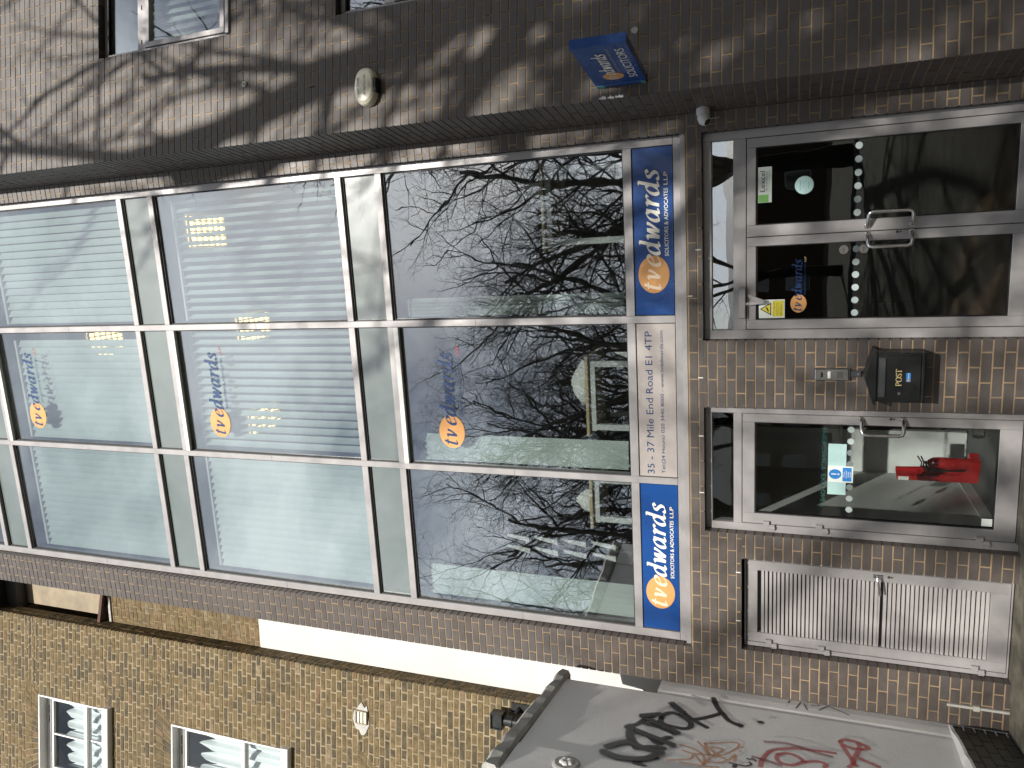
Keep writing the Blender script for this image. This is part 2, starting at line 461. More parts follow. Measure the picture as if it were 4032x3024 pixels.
# ------------------------------------------------------------------ the office building
OB = empty('office_building', (-1.6, 0, 0)); tag(OB, 'brown brick office building with tall silver framed glazing and two glass doors', 'building')
TOP = 13.2
CW = (-3.658, .764, 2.467, TOP+.1); DD = (-.889, .753, -.1, 2.337); ED = (-2.545, -1.452, -.1, 2.337); LD = (-3.617, -2.772, -.1, 2.034)
WB1 = (1.005, 2.25, 6.445, 8.06); WB2 = (.995, 2.24, 3.70, 5.327)
brown = []
rg = random.Random(21)
brown += lay(FA_ := F((0, YB, 0), X, Y), (-4.04, .905, 0, TOP), [CW, DD, ED, LD, (-1.452, 2, -1, TOP), (-2.545, 2, -1, 2.337), (-2.772, 2, -1, 2.034)], .075, .0528, -3.72, rg=rg)
brown += lay(FA_, (-2.772, .905, 2.034, TOP), [CW, DD, ED, (-1.452, 2, -1, TOP)], .075, .0528, -3.72, rg=rg)
brown += lay(FA_, (-2.772, -2.545, 0, 2.034), [], .075, .0528, -2.66, rg=rg)
brown += lay(FA_, (-1.452, .905, 0, TOP), [CW, DD], .075, .0528, -1.103, rg=rg)
brown += lay(FBAY, (0, 4.2, 0, TOP), [WB1, WB2], .073, 2.7945, .656, L=.221, rg=rg)
brown += lay(FRET, (.006, .425, 0, TOP), [], .073, 2.7945, .09, L=.221, rg=rg)
mb = MB()
for (x0, x1, z0, z1) in ((-4.034, -3.665, 2.46, TOP), (-4.034, .905, 2.344, 2.46), (.771, .905, 2.46, TOP), (.760, .905, 0, 2.344), (-1.445, -.896, 0, 2.344), (-2.765, -2.552, 0, 2.344), (-3.61, -2.765, 2.041, 2.344), (-4.034, -3.624, 0, 2.344), (-3.624, -3.61, 2.041, 2.344)):
    mb.box(FA, x0, x1, YB+.005, .13, z0, z1)
FWALL = mb.build('wall', M['mortar'], OB)
mb = MB()
for (u0, u1, z0, z1) in ((.007, WB2[0], 0, TOP), (WB2[0], WB1[1], 0, WB2[2]), (WB2[0], WB1[1], WB2[3], WB1[2]), (WB2[0], WB1[1], WB1[3], TOP), (WB1[1], 6, 0, TOP)):
    mb.box(FBAY, u0, u1, .005, .16, z0, z1)
mb.box(FRET, 0, .43, .007, .09, 0, TOP)
BWALL = mb.build('bay_wall', M['mortar'], OB)
emit_bricks(brown, M['brown'], FWALL, OB, rough=.0008)
# shell: left flank, back, roof
mb = MB(); mb.box(FA, -4.034, -3.95, .14, 9, 0, TOP); mb.box(FA, -4.034, 6.5, 8.9, 9.0, 0, TOP); mb.box(FA, 6.4, 6.5, 1.2, 8.9, 0, TOP)
mb.build('rear_wall', M['brown'], OB)
mb = MB(); mb.poly([FA.p(-4.034, .14, TOP-.02), FA.p(-4.034, 9, TOP-.02), FA.p(6.5, 9, TOP-.02), FBAY.p(5.6, .1, TOP-.02), FBAY.p(.1, .1, TOP-.02), FA.p(.9, .14, TOP-.02)]); mb.build('roof', M['slate'], OB)
# floors and rooms
FLOORS = [(2.62, 2.93), (5.40, 5.72), (8.18, 8.56), (11.0, 11.4)]
for k, (a, b) in enumerate(FLOORS):
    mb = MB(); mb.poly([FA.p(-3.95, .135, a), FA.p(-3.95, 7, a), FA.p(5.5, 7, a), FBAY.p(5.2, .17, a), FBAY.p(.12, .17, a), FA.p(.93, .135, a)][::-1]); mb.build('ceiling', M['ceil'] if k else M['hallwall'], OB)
    mb = MB(); mb.poly([FA.p(-3.95, .135, b), FA.p(-3.95, 7, b), FA.p(5.5, 7, b), FBAY.p(5.2, .17, b), FBAY.p(.12, .17, b), FA.p(.93, .135, b)]); mb.build('floor', M['carpet'], OB)
    mb = MB(); mb.box(FA, CW[0], CW[1], .12, .14, a+.001, b-.001); mb.build('slab_edge', M['darkgrey'], OB)
mb = MB(); mb.box(FA, -3.95, 5.5, 5.6, 5.7, 2.93, TOP-.1); mb.build('office_partition', M['intwall'], OB)
mb = MB(); mb.box(FA, .93, 1.0, .2, 5.6, 2.93, TOP-.1); mb.build('office_partition', M['intwall'], OB)
# ground floor: hall behind the double doors, corridor behind the single door
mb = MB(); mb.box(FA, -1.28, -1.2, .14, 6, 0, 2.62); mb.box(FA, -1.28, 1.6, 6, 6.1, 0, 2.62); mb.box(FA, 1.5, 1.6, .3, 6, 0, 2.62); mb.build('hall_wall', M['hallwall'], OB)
mb = MB(); mb.box(FA, -1.19, 1.5, .1, 6, -.02, .022); mb.build('hall_floor', M['hallfloor'], OB)
mb = MB(); mb.box(FA, -2.64, -2.57, .14, 4.4, 0, 2.62); mb.box(FA, -2.57, -2.12, 1.96, 2.04, 0, 2.62); mb.build('corridor_wall', M['corridor'], OB)
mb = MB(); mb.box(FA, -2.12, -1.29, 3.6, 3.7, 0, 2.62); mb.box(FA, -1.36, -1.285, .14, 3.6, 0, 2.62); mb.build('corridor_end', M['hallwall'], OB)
mb = MB(); mb.box(FA, -2.568, -1.29, .1, 3.6, -.02, .024); mb.build('corridor_floor', M['carpet'], OB)
mb = MB(); mb.box(FA, -2.566, -2.548, .16, 1.955, .025, .12); mb.build('skirting', M['white'], OB)

# ---- tall glazing
CWP = empty('curtain_wall', (-1.45, 0, 2.467), OB)
COLS = [(-3.580, -2.177), (-2.116, -.748), (-.685, .695)]
TR = [(2.912, 2.985), (5.268, 5.339), (5.709, 5.780), (8.060, 8.130), (8.505, 8.575), (10.92, 10.99), (11.36, 11.43)]
for x0, x1, nm in ((-3.655, -3.58, 'jamb'), (-2.177, -2.116, 'mullion'), (-.748, -.685, 'mullion'), (.695, .762, 'jamb')):
    mb = MB(); mb.bbox(FA, x0, x1, 0, .12, 2.573, TOP, .003); mb.build(nm, M['alu'], CWP)
    for zj in (4.1 + .3*(x0 > -1), 6.9 - .5*(x0 > 0), 9.6):          # butt joints of the lengths
        mb = MB(); mb.box(FA, x0+.004, x1-.004, -.0008, .001, zj, zj+.003); mb.build('joint', M['darkgrey'], CWP)
for (z0, z1) in TR:
    for (x0, x1) in COLS:
        mb = MB(); mb.bbox(FA, x0, x1, .001, .12, z0, z1, .003); mb.build('transom', M['alu'], CWP)
mb = MB(); mb.bbox(FA, -3.655, .762, 0, .12, 2.513, 2.572, .003); mb.bbox(FA, -3.662, .768, -.028, .1, 2.469, 2.512, .004); mb.build('sill', M['alu'], CWP)
GL = [(2.985, 5.268), (5.780, 8.060), (8.575, 10.92), (11.43, TOP)]
SPN = [(5.339, 5.709), (8.130, 8.505), (10.99, 11.36)]
for ci, (x0, x1) in enumerate(COLS):
    for ri, (z0, z1) in enumerate(GL):
        mb = MB(); mb.box(FA, x0-.01, x1+.01, .040, .046, z0-.01, z1+.01); g = mb.build('pane', M['glass'], CWP)
        mb = MB()                                                    # black gasket round the pane
        for a in ((x0, x0+.012, z0, z1), (x1-.012, x1, z0, z1), (x0+.012, x1-.012, z0, z0+.010), (x0+.012, x1-.012, z1-.018, z1)): mb.box(FA, a[0], a[1], .024, .0395, a[2], a[3])
        mb.build('gasket', M['gasket'], CWP)
        if ci == 1 and ri < 3:                                       # opening lights in the middle bay
            mb = MB(); mb.bbox(FA, x0+.002, x1-.002, -.014, .02, z1-.052, z1-.001, .003); mb.build('sash_bar', M['white'], CWP)
    for (z0, z1) in SPN:
        mb = MB(); mb.box(FA, x0-.01, x1+.01, .040, .05, z0-.01, z1+.01); mb.build('spandrel_pane', M['spandrel'], CWP)
        mb = MB()
        for a in ((x0, x0+.008, z0, z1), (x1-.008, x1, z0, z1), (x0+.008, x1-.008, z1-.016, z1)): mb.box(FA, a[0], a[1], .024, .0395, a[2], a[3])
        mb.build('gasket', M['gasket'], CWP)


def frame4(mb, fr, u0, u1, z0, z1, w, n0, n1, wb=None, wt=None, ch=.003):
    """a mitred ring read as four members"""
    wb = w if wb is None else wb; wt = w if wt is None else wt
    mb.bbox(fr, u0, u0+w, n0, n1, z0, z1, ch); mb.bbox(fr, u1-w, u1, n0, n1, z0, z1, ch)
    mb.bbox(fr, u0+w, u1-w, n0+.0004, n1, z1-wt, z1, ch)
    if wb: mb.bbox(fr, u0+w, u1-w, n0+.0004, n1, z0, z0+wb, ch)


def leaf(parent, x0, x1, z0, z1, g, wallw=None):
    """door leaf x0..x1, glass g=(gx0,gx1,gz0,gz1)"""
    mb = MB()
    mb.bbox(FA, x0, g[0], .004, .06, z0, z1, .003); mb.bbox(FA, g[1], x1, .004, .06, z0, z1, .003)
    mb.bbox(FA, g[0], g[1], .0044, .06, g[3], z1, .003); mb.bbox(FA, g[0], g[1], .0044, .06, z0, g[2], .003)
    for a in ((g[0], g[0]+.007, g[2], g[3]), (g[1]-.007, g[1], g[2], g[3]), (g[0]+.007, g[1]-.007, g[2], g[2]+.007), (g[0]+.007, g[1]-.007, g[3]-.01, g[3])): mb.box(FA, a[0], a[1], .016, .05, a[2], a[3], mi=1)
    mb.build('door_leaf', [M['alu'], M['gasket']], parent)
    mb = MB(); mb.box(FA, g[0]-.004, g[1]+.004, .029, .035, g[2]-.004, g[3]+.004); mb.build('pane', M['doorglass'], parent)


def hinge(parent, x, z):
    mb = MB(); mb.bbox(FA, x-.004, x+.034, -.020, .003, z+.012, z+.062, .003); mb.bbox(FA, x-.040, x+.006, -.024, .003, z-.030, z+.012, .003); mb.tube([(x-.02, -.014, z-.032), (x-.02, -.014, z+.018)], .013, 10)
    mb.build('hinge', M['alu'], parent)


def pull(parent, xb, xo, z0, z1, yo=-.078):
    s = 1 if xo > xb else -1; pts = [(xb, .004, z1), (xb, -.018, z1)]
    c = [(xb+s*.012, -.032, z1), (xo-s*.03, yo+.006, z1-.002), (xo-s*.008, yo, z1-.010), (xo, yo, z1-.036)]
    pts += c+[(p[0], p[1], z0+(z1-p[2])) for p in c[::-1]]+[(xb, -.018, z0), (xb, .004, z0)]
    mb = MB(); mb.tube(pts, .0145, 12); mb.build('pull_handle', M['steel'], parent, smooth=True)
    mb = MB()
    for z in (z0, z1): mb.tube([(xb, .004, z), (xb, -.004, z)], .021, 16)
    mb.build('handle_rose', M['steel'], parent)


def keyhole(parent, x, z):
    mb = MB(); mb.tube([(x, .005, z), (x, -.002, z)], .011, 14); mb.tube([(x, .005, z-.022), (x, -.0015, z-.022)], .007, 10); mb.build('keyhole', M['darkgrey'], parent)


# ---- double entrance doors
D = empty('double_door', (-.07, 0, 0), OB)
mb = MB(); mb.bbox(FA, .686, .753, 0, .11, .012, 2.336, .003); mb.bbox(FA, -.889, -.814, 0, .11, .012, 2.336, .003)
mb.bbox(FA, -.814, .686, .0004, .11, 2.270, 2.336, .003); mb.bbox(FA, -.814, .686, .0004, .11, 2.005, 2.103, .003); mb.build('door_frame', M['alu'], D)
mb = MB(); mb.box(FA, -.82, .69, .04, .046, 2.10, 2.275); mb.build('fanlight', M['glass'], D)
mb = MB(); mb.box(FA, -.814, .686, .066, .1, .013, 2.003); 
leaf(D, -.0715, .682, .035, 2.001, (.017, .611, .176, 1.932)); leaf(D, -.810, -.0765, .035, 2.001, (-.735, -.146, .182, 1.929))
mb = MB(); mb.box(FA, -.814, .686, -.01, .1, .012, .033); mb.build('threshold', M['steel'], D)
pull(D, -.036, .066, .828, 1.131); pull(D, -.095, -.192, .830, 1.130); keyhole(D, -.09, .925)
mb = MB(); mb.bbox(FA, -.715, -.470, -.045, -.001, 2.006, 2.060, .006); mb.build('door_closer', M['alu'], D)
mb = MB(); mb.tube([(-.60, -.03, 2.004), (-.60, -.03, 1.985)], .012, 10); mb.hexa([(-.612, -.036, 1.986), (-.588, -.036, 1.986), (-.575, -.036, 1.866), (-.60, -.036, 1.866), (-.612, -.024, 1.986), (-.588, -.024, 1.986), (-.575, -.024, 1.866), (-.60, -.024, 1.866)])
mb.hexa([(-.60, -.034, 1.885), (-.575, -.034, 1.862), (-.52, -.034, 1.985), (-.545, -.034, 1.985), (-.60, -.026, 1.885), (-.575, -.026, 1.862), (-.52, -.026, 1.985), (-.545, -.026, 1.985)]); mb.build('closer_arm', M['alu'], D)

# ---- single emergency door
D2 = empty('exit_door', (-2.0, 0, 0), OB)
mb = MB(); mb.bbox(FA, -1.512, -1.453, 0, .11, .012, 2.336, .003); mb.bbox(FA, -2.545, -2.478, 0, .11, .012, 2.336, .003)
mb.bbox(FA, -2.478, -1.512, .0004, .11, 2.280, 2.336, .003); mb.bbox(FA, -2.478, -1.512, .0004, .11, 2.036, 2.104, .003); mb.build('door_frame', M['alu'], D2)
mb = MB(); mb.box(FA, -2.484, -1.506, .04, .046, 2.1, 2.285); mb.build('fanlight', M['doorglass'], D2)
leaf(D2, -2.474, -1.516, .035, 2.032, (-2.384, -1.587, .180, 1.933))
mb = MB(); mb.box(FA, -2.478, -1.512, -.01, .1, .012, .033); mb.build('threshold', M['steel'], D2)
for z in (1.80, 1.385, .235): hinge(D2, -2.478, z)
pull(D2, -1.535, -1.645, .833, 1.132); keyhole(D2, -1.531, .920)

# ---- louvred service door
D3 = empty('louvre_door', (-3.2, 0, 0), OB)
mb = MB(); frame4(mb, FA, -3.613, -2.775, .02, 2.016, .036, 0, .1, wb=.012, wt=.016); mb.build('door_frame', M['alu'], D3)
mb = MB(); frame4(mb, FA, -3.573, -2.815, .036, 1.996, .088, .004, .06, wb=.135, wt=.09); mb.build('leaf_frame', M['alu'], D3)
mb = MB(); mb.box(FA, -3.486, -2.902, .05, .058, .16, 1.91); mb.build('backing', M['darkgrey'], D3)
mb = MB(); P = .0329
mb.hexa([(-3.484, .008, 0), (-2.904, .008, 0), (-2.904, .020, .0226), (-3.484, .020, .0226), (-3.484, .034, .001), (-2.904, .034, .001), (-2.904, .044, .0226), (-3.484, .044, .0226)])
sl0 = mb.build('slat', M['alu2'], D3); sl0.location = (0, 0, .176)
for k in range(1, 52):
    o = sl0.copy(); col.objects.link(o); o.location = (0, rnd.uniform(-.0003, .0003), .176+k*P); o.rotation_euler = (0, R(rnd.uniform(-.03, .03)) if k != 23 else R(.3), 0)
for z in (1.775, 1.350, .215): hinge(D3, -3.568, z)
mb = MB(); mb.bbox(FA, -2.872, -2.838, -.006, .003, .935, 1.005, .003); mb.tube([(-2.855, 0, .975), (-2.855, -.045, .975), (-2.875, -.055, .972), (-2.995, -.058, .955)], .0085, 10); mb.build('lever_handle', M['steel'], D3, smooth=False)
keyhole(D3, -2.853, .89)
mb = MB(); mb.box(FA, -2.805, -2.780, -.003, .002, 1.365, 1.465); o = mb.build('label', M['sticker'], D3)
mb = MB(); mb.box(FA, -2.803, -2.783, -.004, .0, 1.445, 1.463); mb.build('label_mark', M['red'], D3)

# ---- windows in the forward bay
def bay_window(s0, s1, z0, z1):
    Wn = empty('window', FBAY.p((s0+s1)/2, 0, z0), OB)
    mb = MB(); frame4(mb, FBAY, s0+.003, s1-.003, z0+.05, z1-.002, .055, .075, .14, wb=.075, wt=.06)
    zt = z1-.43; mb.bbox(FBAY, s0+.058, s1-.058, .0754, .14, zt-.10, zt, .003); mb.build('frame', M['alu'], Wn)
    mb = MB(); frame4(mb, FBAY, s0+.062, s1-.062, z0+.128, zt-.104, .05, .062, .12); mb.build('sash', M['alu'], Wn)
    mb = MB(); mb.bbox(FBAY, s0+.01, s1-.01, -.022, .09, z0+.004, z0+.046, .004); mb.build('sill', M['alu'], Wn)
    mb = MB(); mb.box(FBAY, s0+.05, s1-.05, .098, .104, zt-.01, z1-.06); mb.build('pane', M['glass'], Wn)
    mb = MB(); mb.box(FBAY, s0+.10, s1-.10, .098, .104, z0+.17, zt-.15); mb.build('pane', M['glass'], Wn)
    mb = MB()
    for q in range(3): mb.box(FBAY, s0+.10+q*.33, s0+.145+q*.33, .072, .078, zt-.058, zt-.048)
    mb.build('trickle_vent', M['gasket'], Wn)
    mb = MB(); mb.box(FBAY, s0+.06, s1-.06, .066, .1, z1-.062, z1-.05); mb.box(FBAY, s0+.003, s1-.003, .006, .074, z1-.004, z1-.001); mb.build('head', M['gasket'], Wn)
    return Wn


bay_window(*WB1); bay_window(*WB2)
mb = MB()
for (s, z) in ((1.532, 8.127), (1.1, 8.456), (.655, 8.162), (.216, 8.454), (.424, 5.565)): mb.box(FBAY, s-.004, s+.004, -.003, .01, z-.032, z+.032)
for k, (s, z) in enumerate(((1.532, 8.127), (1.1, 8.456), (.655, 8.162), (.216, 8.454), (.424, 5.565))):
    b2 = MB(); b2.box(FBAY, s-.004, s+.004, -.003, .01, z-.032, z+.032); b2.build('weep_vent', M['gasket'], OB)
for x, z in ((-.52, 2.44), (-.15, 2.37), (-2.9, 2.06), (-3.35, 2.06), (-1.7, 2.36), (-2.2, 2.36), (-1.2, 2.36)):
    b2 = MB(); b2.box(FA, x-.004, x+.004, YB-.003, YB+.01, z-.02, z+.02); b2.build('weep_vent', M['paper'], OB)

# ------------------------------------------------------------------ lettering
def catmull(pts, n=7):
    if len(pts) < 3: return [Vector((*p, 0)) for p in pts]
    P = [pts[0]]+list(pts)+[pts[-1]]; out = []
    for i in range(1, len(P)-2):
        p0, p1, p2, p3 = (Vector((*q, 0)) for q in P[i-1:i+3])
        for k in range(n):
            t = k/n; out.append(.5*((2*p1)+(p2-p0)*t+(2*p0-5*p1+4*p2-p3)*t*t+(3*p1-p0-3*p2+p3)*t**3))
    out.append(Vector((*pts[-1], 0))); return out


GLY = {
 'e': (.80, [[(.20, .50), (.52, .58), (.70, .78), (.52, .97), (.28, .86), (.12, .48), (.22, .10), (.45, .01), (.74, .22)]]),
 'd': (1.02, [[(.66, .80), (.45, .97), (.20, .74), (.12, .34), (.26, .03), (.50, .14), (.68, .48)], [(.72, 1.58), (.70, .7), (.70, .16), (.82, .02), (.97, .14)], [(.52, 1.55), (.74, 1.60)]]),
 'w': (1.22, [[(.0, .86), (.10, .96), (.22, .92)], [(.20, .96), (.30, .02)], [(.30, .02), (.60, .94)], [(.62, .97), (.70, .02)], [(.70, .02), (1.02, .70), (1.08, .97)]]),
 'a': (1.02, [[(.66, .80), (.45, .97), (.20, .74), (.12, .34), (.26, .03), (.50, .14), (.68, .48)], [(.72, .99), (.70, .16), (.82, .02), (.97, .14)]]),
 'r': (.76, [[(.02, .86), (.12, .96), (.24, .92)], [(.24, .97), (.20, .0)], [(.23, .50), (.42, .88), (.58, .97), (.72, .86)]]),
 's': (.72, [[(.60, .80), (.45, .97), (.24, .90), (.20, .70), (.42, .50), (.57, .30), (.50, .07), (.26, .01), (.07, .15)]]),
 't': (.80, [[(.31, 1.26), (.24, .6), (.26, .12), (.40, .01), (.58, .14)], [(.02, .96), (.56, .96)]]),
 'v': (.84, [[(.0, .86), (.10, .96), (.22, .92)], [(.20, .96), (.32, .02)], [(.32, .02), (.62, .55), (.70, .92)]]),
 'P': (.9, [[(.2, 1.0), (.2, 0)], [(.05, 0), (.38, 0)], [(.05, 1), (.2, 1), (.5, 1), (.72, .86), (.72, .62), (.5, .48), (.2, .48)]]),
 'O': (1.1, [[(.55, 1.0), (.25, .9), (.1, .5), (.25, .1), (.55, 0), (.85, .1), (1.0, .5), (.85, .9), (.55, 1.0)]]),
 'S': (.8, [[(.62, .82), (.5, .98), (.25, .95), (.16, .75), (.4, .52), (.66, .3), (.55, .04), (.28, .0), (.12, .2)]]),
 'T': (.9, [[(.45, 1), (.45, 0)], [(.05, .86), (.07, 1), (.83, 1), (.85, .86)], [(.28, 0), (.62, 0)]]),
}


def pen(mb, text, fr, u, n, z, xh, wide=1.0, slant=.22, a=.125, b=.032, ang=22, step=-.0003, flip=1):
    """broad-nib lettering laid on a surface; returns the end position"""
    e1 = Vector((math.cos(R(ang)), math.sin(R(ang)), 0)); e2 = Vector((-e1.y, e1.x, 0)); lay_ = 0
    for ch in text:
        if ch == ' ': u += .35*xh*wide; continue
        adv, strokes = GLY[ch]
        for st in strokes:
            P = catmull(st, 6); L = []; Rr = []
            for i, p in enumerate(P):
                d = (P[min(i+1, len(P)-1)]-P[max(i-1, 0)]).normalized(); nn = Vector((-d.y, d.x, 0))
                hw = math.sqrt((a*nn.dot(e1))**2+(b*nn.dot(e2))**2)
                L.append(p+nn*hw); Rr.append(p-nn*hw)
            def mp(q): return fr.p(u+flip*(q.x+slant*q.y)*xh*wide, n+step*lay_, z+q.y*xh)
            for i in range(len(P)-1): mb.quad(mp(L[i]), mp(L[i+1]), mp(Rr[i+1]), mp(Rr[i]))
            lay_ = (lay_+1) % 5
        u += flip*adv*xh*wide
    return u


def txt(s, fr, u, n, z, h, width, m, parent, name='lettering', flip=1, bold=0.0):
    """plain lettering: cap height h, fitted to width"""
    cu = bpy.data.curves.new('lettering', 'FONT'); cu.body = s; cu.size = 1.0; cu.resolution_u = 3; cu.offset = bold
    to = bpy.data.objects.new('lettering', cu); me = bpy.data.meshes.new_from_object(to)
    xs = [v.co.x for v in me.vertices]; ys = [v.co.y for v in me.vertices]
    cap = .729
    sx = width/(max(xs)-min(xs)); sy = h/cap; x0 = min(xs)
    for v in me.vertices:
        v.co = fr.p(u+flip*(v.co.x-x0)*sx, n, z+v.co.y*sy)
    me.materials.clear(); me.materials.append(m); me.name = name
    o = bpy.data.objects.new(name, me); col.objects.link(o); bpy.data.objects.remove(to)
    if parent: attach(o, parent)
    return o


def brand(parent, fr, n, cx, cz, rx, rz, xh, wide, z, x_t, x_e, cdisc, ctv, ce, cword, small=None):
    mb = MB(); mb.disc(fr, cx, n, cz, rx, rz, .003, 40); mb.build('disc', cdisc, parent)
    mb = MB(); pen(mb, 'tv', fr, x_t, n-.0012, z, xh, wide*.9); mb.build('lettering', ctv, parent)
    mb = MB(); u = pen(mb, 'e', fr, x_e, n-.0012, z, xh, wide); mb.build('lettering', ce, parent)
    mb = MB(); u = pen(mb, 'dwards', fr, u, n-.0012, z, xh, wide); mb.build('lettering', cword, parent)
    return u


# ---- the three sign panels in the foot of the glazing
def sign_panel(x0, x1, m, label):
    mb = MB(); mb.bbox(FA, x0+.006, x1-.006, .012, .024, 2.578, 2.906, .002); return tag(mb.build('sign_panel', m), label, 'sign')


def blue_sign(x0, x1, cx, label):
    S = sign_panel(x0, x1, M['blue'], label); dx = cx+.338
    brand(S, FA, .0085, cx, 2.746, .157, .130, .108, 1.115, 2.690, -.485+dx, -.287+dx, M['orange'], M['peach'], M['peach'], M['cream_letter'])
    txt('SOLICITORS & ADVOCATES', FA, -.19+dx, .0105, 2.620, .033, .55, M['cream_letter'], S, bold=.008)
    txt('LLP', FA, .385+dx, .0105, 2.620, .033, .105, M['peach'], S, bold=.008)
    mb = MB(); mb.box(FA, x0+.002, x1-.002, .020, .03, 2.574, 2.910); mb.build('backing', M['gasket'], S)


blue_sign(-.685, .695, -.338, 'blue sign panel with cream lettering above the double glass doors')
blue_sign(-3.58, -2.177, -3.212, 'blue sign panel with cream lettering above the slatted metal door')
S = sign_panel(-2.116, -.748, M['panelgrey'], 'grey sign panel with blue address lettering between two blue panels')
txt('35 - 37 Mile End Road E1 4TP', FA, -2.085, .0105, 2.776, .064, 1.268, M['deepblue'], S)
txt('Tel:(24 Hours) 020 3440 8000 - www.tvedwards.com', FA, -2.078, .0105, 2.682, .031, 1.265, M['deepblue'], S)

# ---- logos stuck inside the middle panes
for (cz, z, lab) in ((4.742, 4.690, 'orange and blue logo on the lowest middle pane, over tree reflections'), (7.57, 7.515, 'orange and blue logo on the middle pane one storey above the tree reflections'), (10.41, 10.355, 'orange and blue logo on the topmost middle pane over closed white blinds')):
    L = empty('window_logo', (-1.4, .06, cz-.13)); tag(L, lab, 'logo', 'logos on the middle panes')
    brand(L, FA, .0365, -1.782, cz, .165, .136, .106, 1.03, z, -1.928, -1.728, M['orange'], M['deepblue'], M['deepblue'], M['deepblue'])
    txt('SOLICITORS & ADVOCATES', FA, -1.62, .0372, z-.075, .03, .56, M['deepblue'], L); txt('LLP', FA, -1.03, .0372, z-.075, .03, .09, M['red'], L)
L = empty('door_logo', (-.45, .02, 1.548)); tag(L, 'small orange disc logo with dark blue lettering on the double door glass', 'logo')
brand(L, FA, .026, -.611, 1.608, .072, .060, .047, 1.03, 1.585, -.677, -.588, M['orange'], M['deepblue'], M['deepblue'], M['deepblue'])
txt('SOLICITORS & ADVOCATES', FA, -.545, .0255, 1.556, .013, .25, M['deepblue'], L); txt('LLP', FA, -.285, .0255, 1.556, .013, .04, M['gold'], L)

# ---- projecting box sign on the bay
G = F(FBAY.p(.094, 0, 0), -N, U)                                  # along = out from the wall, depth = into the box
S = empty('projecting_sign', FBAY.p(.12, -.36, 2.66)); tag(S, 'blue box sign sticking out from the brick bay beside the camera', 'sign')
mb = MB(); mb.bbox(G, .05, .728, 0, .056, 2.662, 3.036, .003); mb.build('box', M['blue'], S)
mb = MB(); mb.bbox(G, .0, .05, -.006, .062, 2.664, 3.030, .003); mb.build('bracket', M['blue'], S)
for z0, z1 in ((2.965, 3.028), (2.666, 2.70)):
    mb = MB(); mb.box(G, .001, .049, -.009, -.006, z0, z1); mb.build('bracket_plate', M['teal'], S)
mb = MB()
for z in (2.985, 2.69): mb.tube([G.p(.025, -.014, z), G.p(.025, -.006, z)], .007, 8)
mb.build('bolt', M['steel'], S)
mb = MB(); mb.box(G, .726, .7305, -.003, .059, 2.66, 3.038); mb.build('edge_trim', M['blue'], S)
mb = MB(); mb.disc(G, .19, -.003, 2.865, .062, .075, .002); mb.build('disc', M['orange'], S)
mb = MB(); u = pen(mb, 'tv', G, .135, -.0042, 2.838, .055, .75); mb.build('lettering', M['peach'], S)
mb = MB(); u = pen(mb, 'edwards', G, .215, -.0042, 2.838, .062, .92); mb.build('lettering', M['cream_letter'], S)
txt('SOLICITORS & ADVOCATES LLP', G, .26, -.0035, 2.80, .017, .40, M['panelgrey'], S)
txt('SOLICITORS', G, .14, -.0035, 2.70, .062, .50, M['cream_letter'], S)

# ---- alarm sounder
A_ = empty('alarm_box', FBAY.p(.334, 0, 4.89)); tag(A_, 'oval cream burglar alarm box high on the brown brick bay', 'alarm')
prof = [(1.0, 0), (1.0, .03), (.99, .05), (.95, .066), (.86, .078), (.80, .084), (.5, .092), (0, .095)]
mb = MB(); base = []
for (r, h) in prof:
    ring = []
    for q in range(40):
        t = 2*math.pi*q/40; su = math.copysign(abs(math.cos(t))**.85, math.cos(t)); sz = math.copysign(abs(math.sin(t))**.85, math.sin(t))
        ring.append(FBAY.p(.334+.155*r*su, -h-.002, 5.0+.098*r*sz))
    base.append(ring)
for a, b in zip(base, base[1:]):
    for q in range(40): mb.quad(a[q], a[(q+1) % 40], b[(q+1) % 40], b[q])
mb.build('cover', M['alarm'], A_, smooth=True)
mb = MB(); mb.bbox(FBAY, .28, .392, -.078, .0, 4.885, 4.925, .006); mb.build('strobe', M['black'], A_)
txt('EAST TOWER', FBAY, .265, -.0975, 5.035, .020, .135, M['deepblue'], A_); txt('SECURITY SYSTEMS', FBAY, .248, -.0975, 4.975, .016, .172, M['deepblue'], A_)

# ---- wall eye and filler patch
mb = MB(); mb.lathe(FBAY.p(.535, 0, 6.287), -N, [(.026, 0), (.026, .006), (.018, .012), (.010, .012), (.009, .004), (0, .003)], 16); one('cable_grommet', mb, M['conduit'], 'small grey round grommet in the bay brickwork above the alarm box', 'grommet')
mb = MB(); rg = random.Random(4); mb.poly([FBAY.p(.478+.03*math.cos(a)*rg.uniform(.6, 1.2), -.004, 2.758+.026*math.sin(a)*rg.uniform(.6, 1.3)) for a in [q*math.pi/7 for q in range(14)]])
mb.poly([FBAY.p(.478+.008*math.cos(-a), -.008, 2.758+.008*math.sin(-a)) for a in [q*math.pi/4 for q in range(8)]]); one('filler_patch', mb, M['conduit'], 'rough grey filler patch on the bricks beside the projecting sign', 'patch')

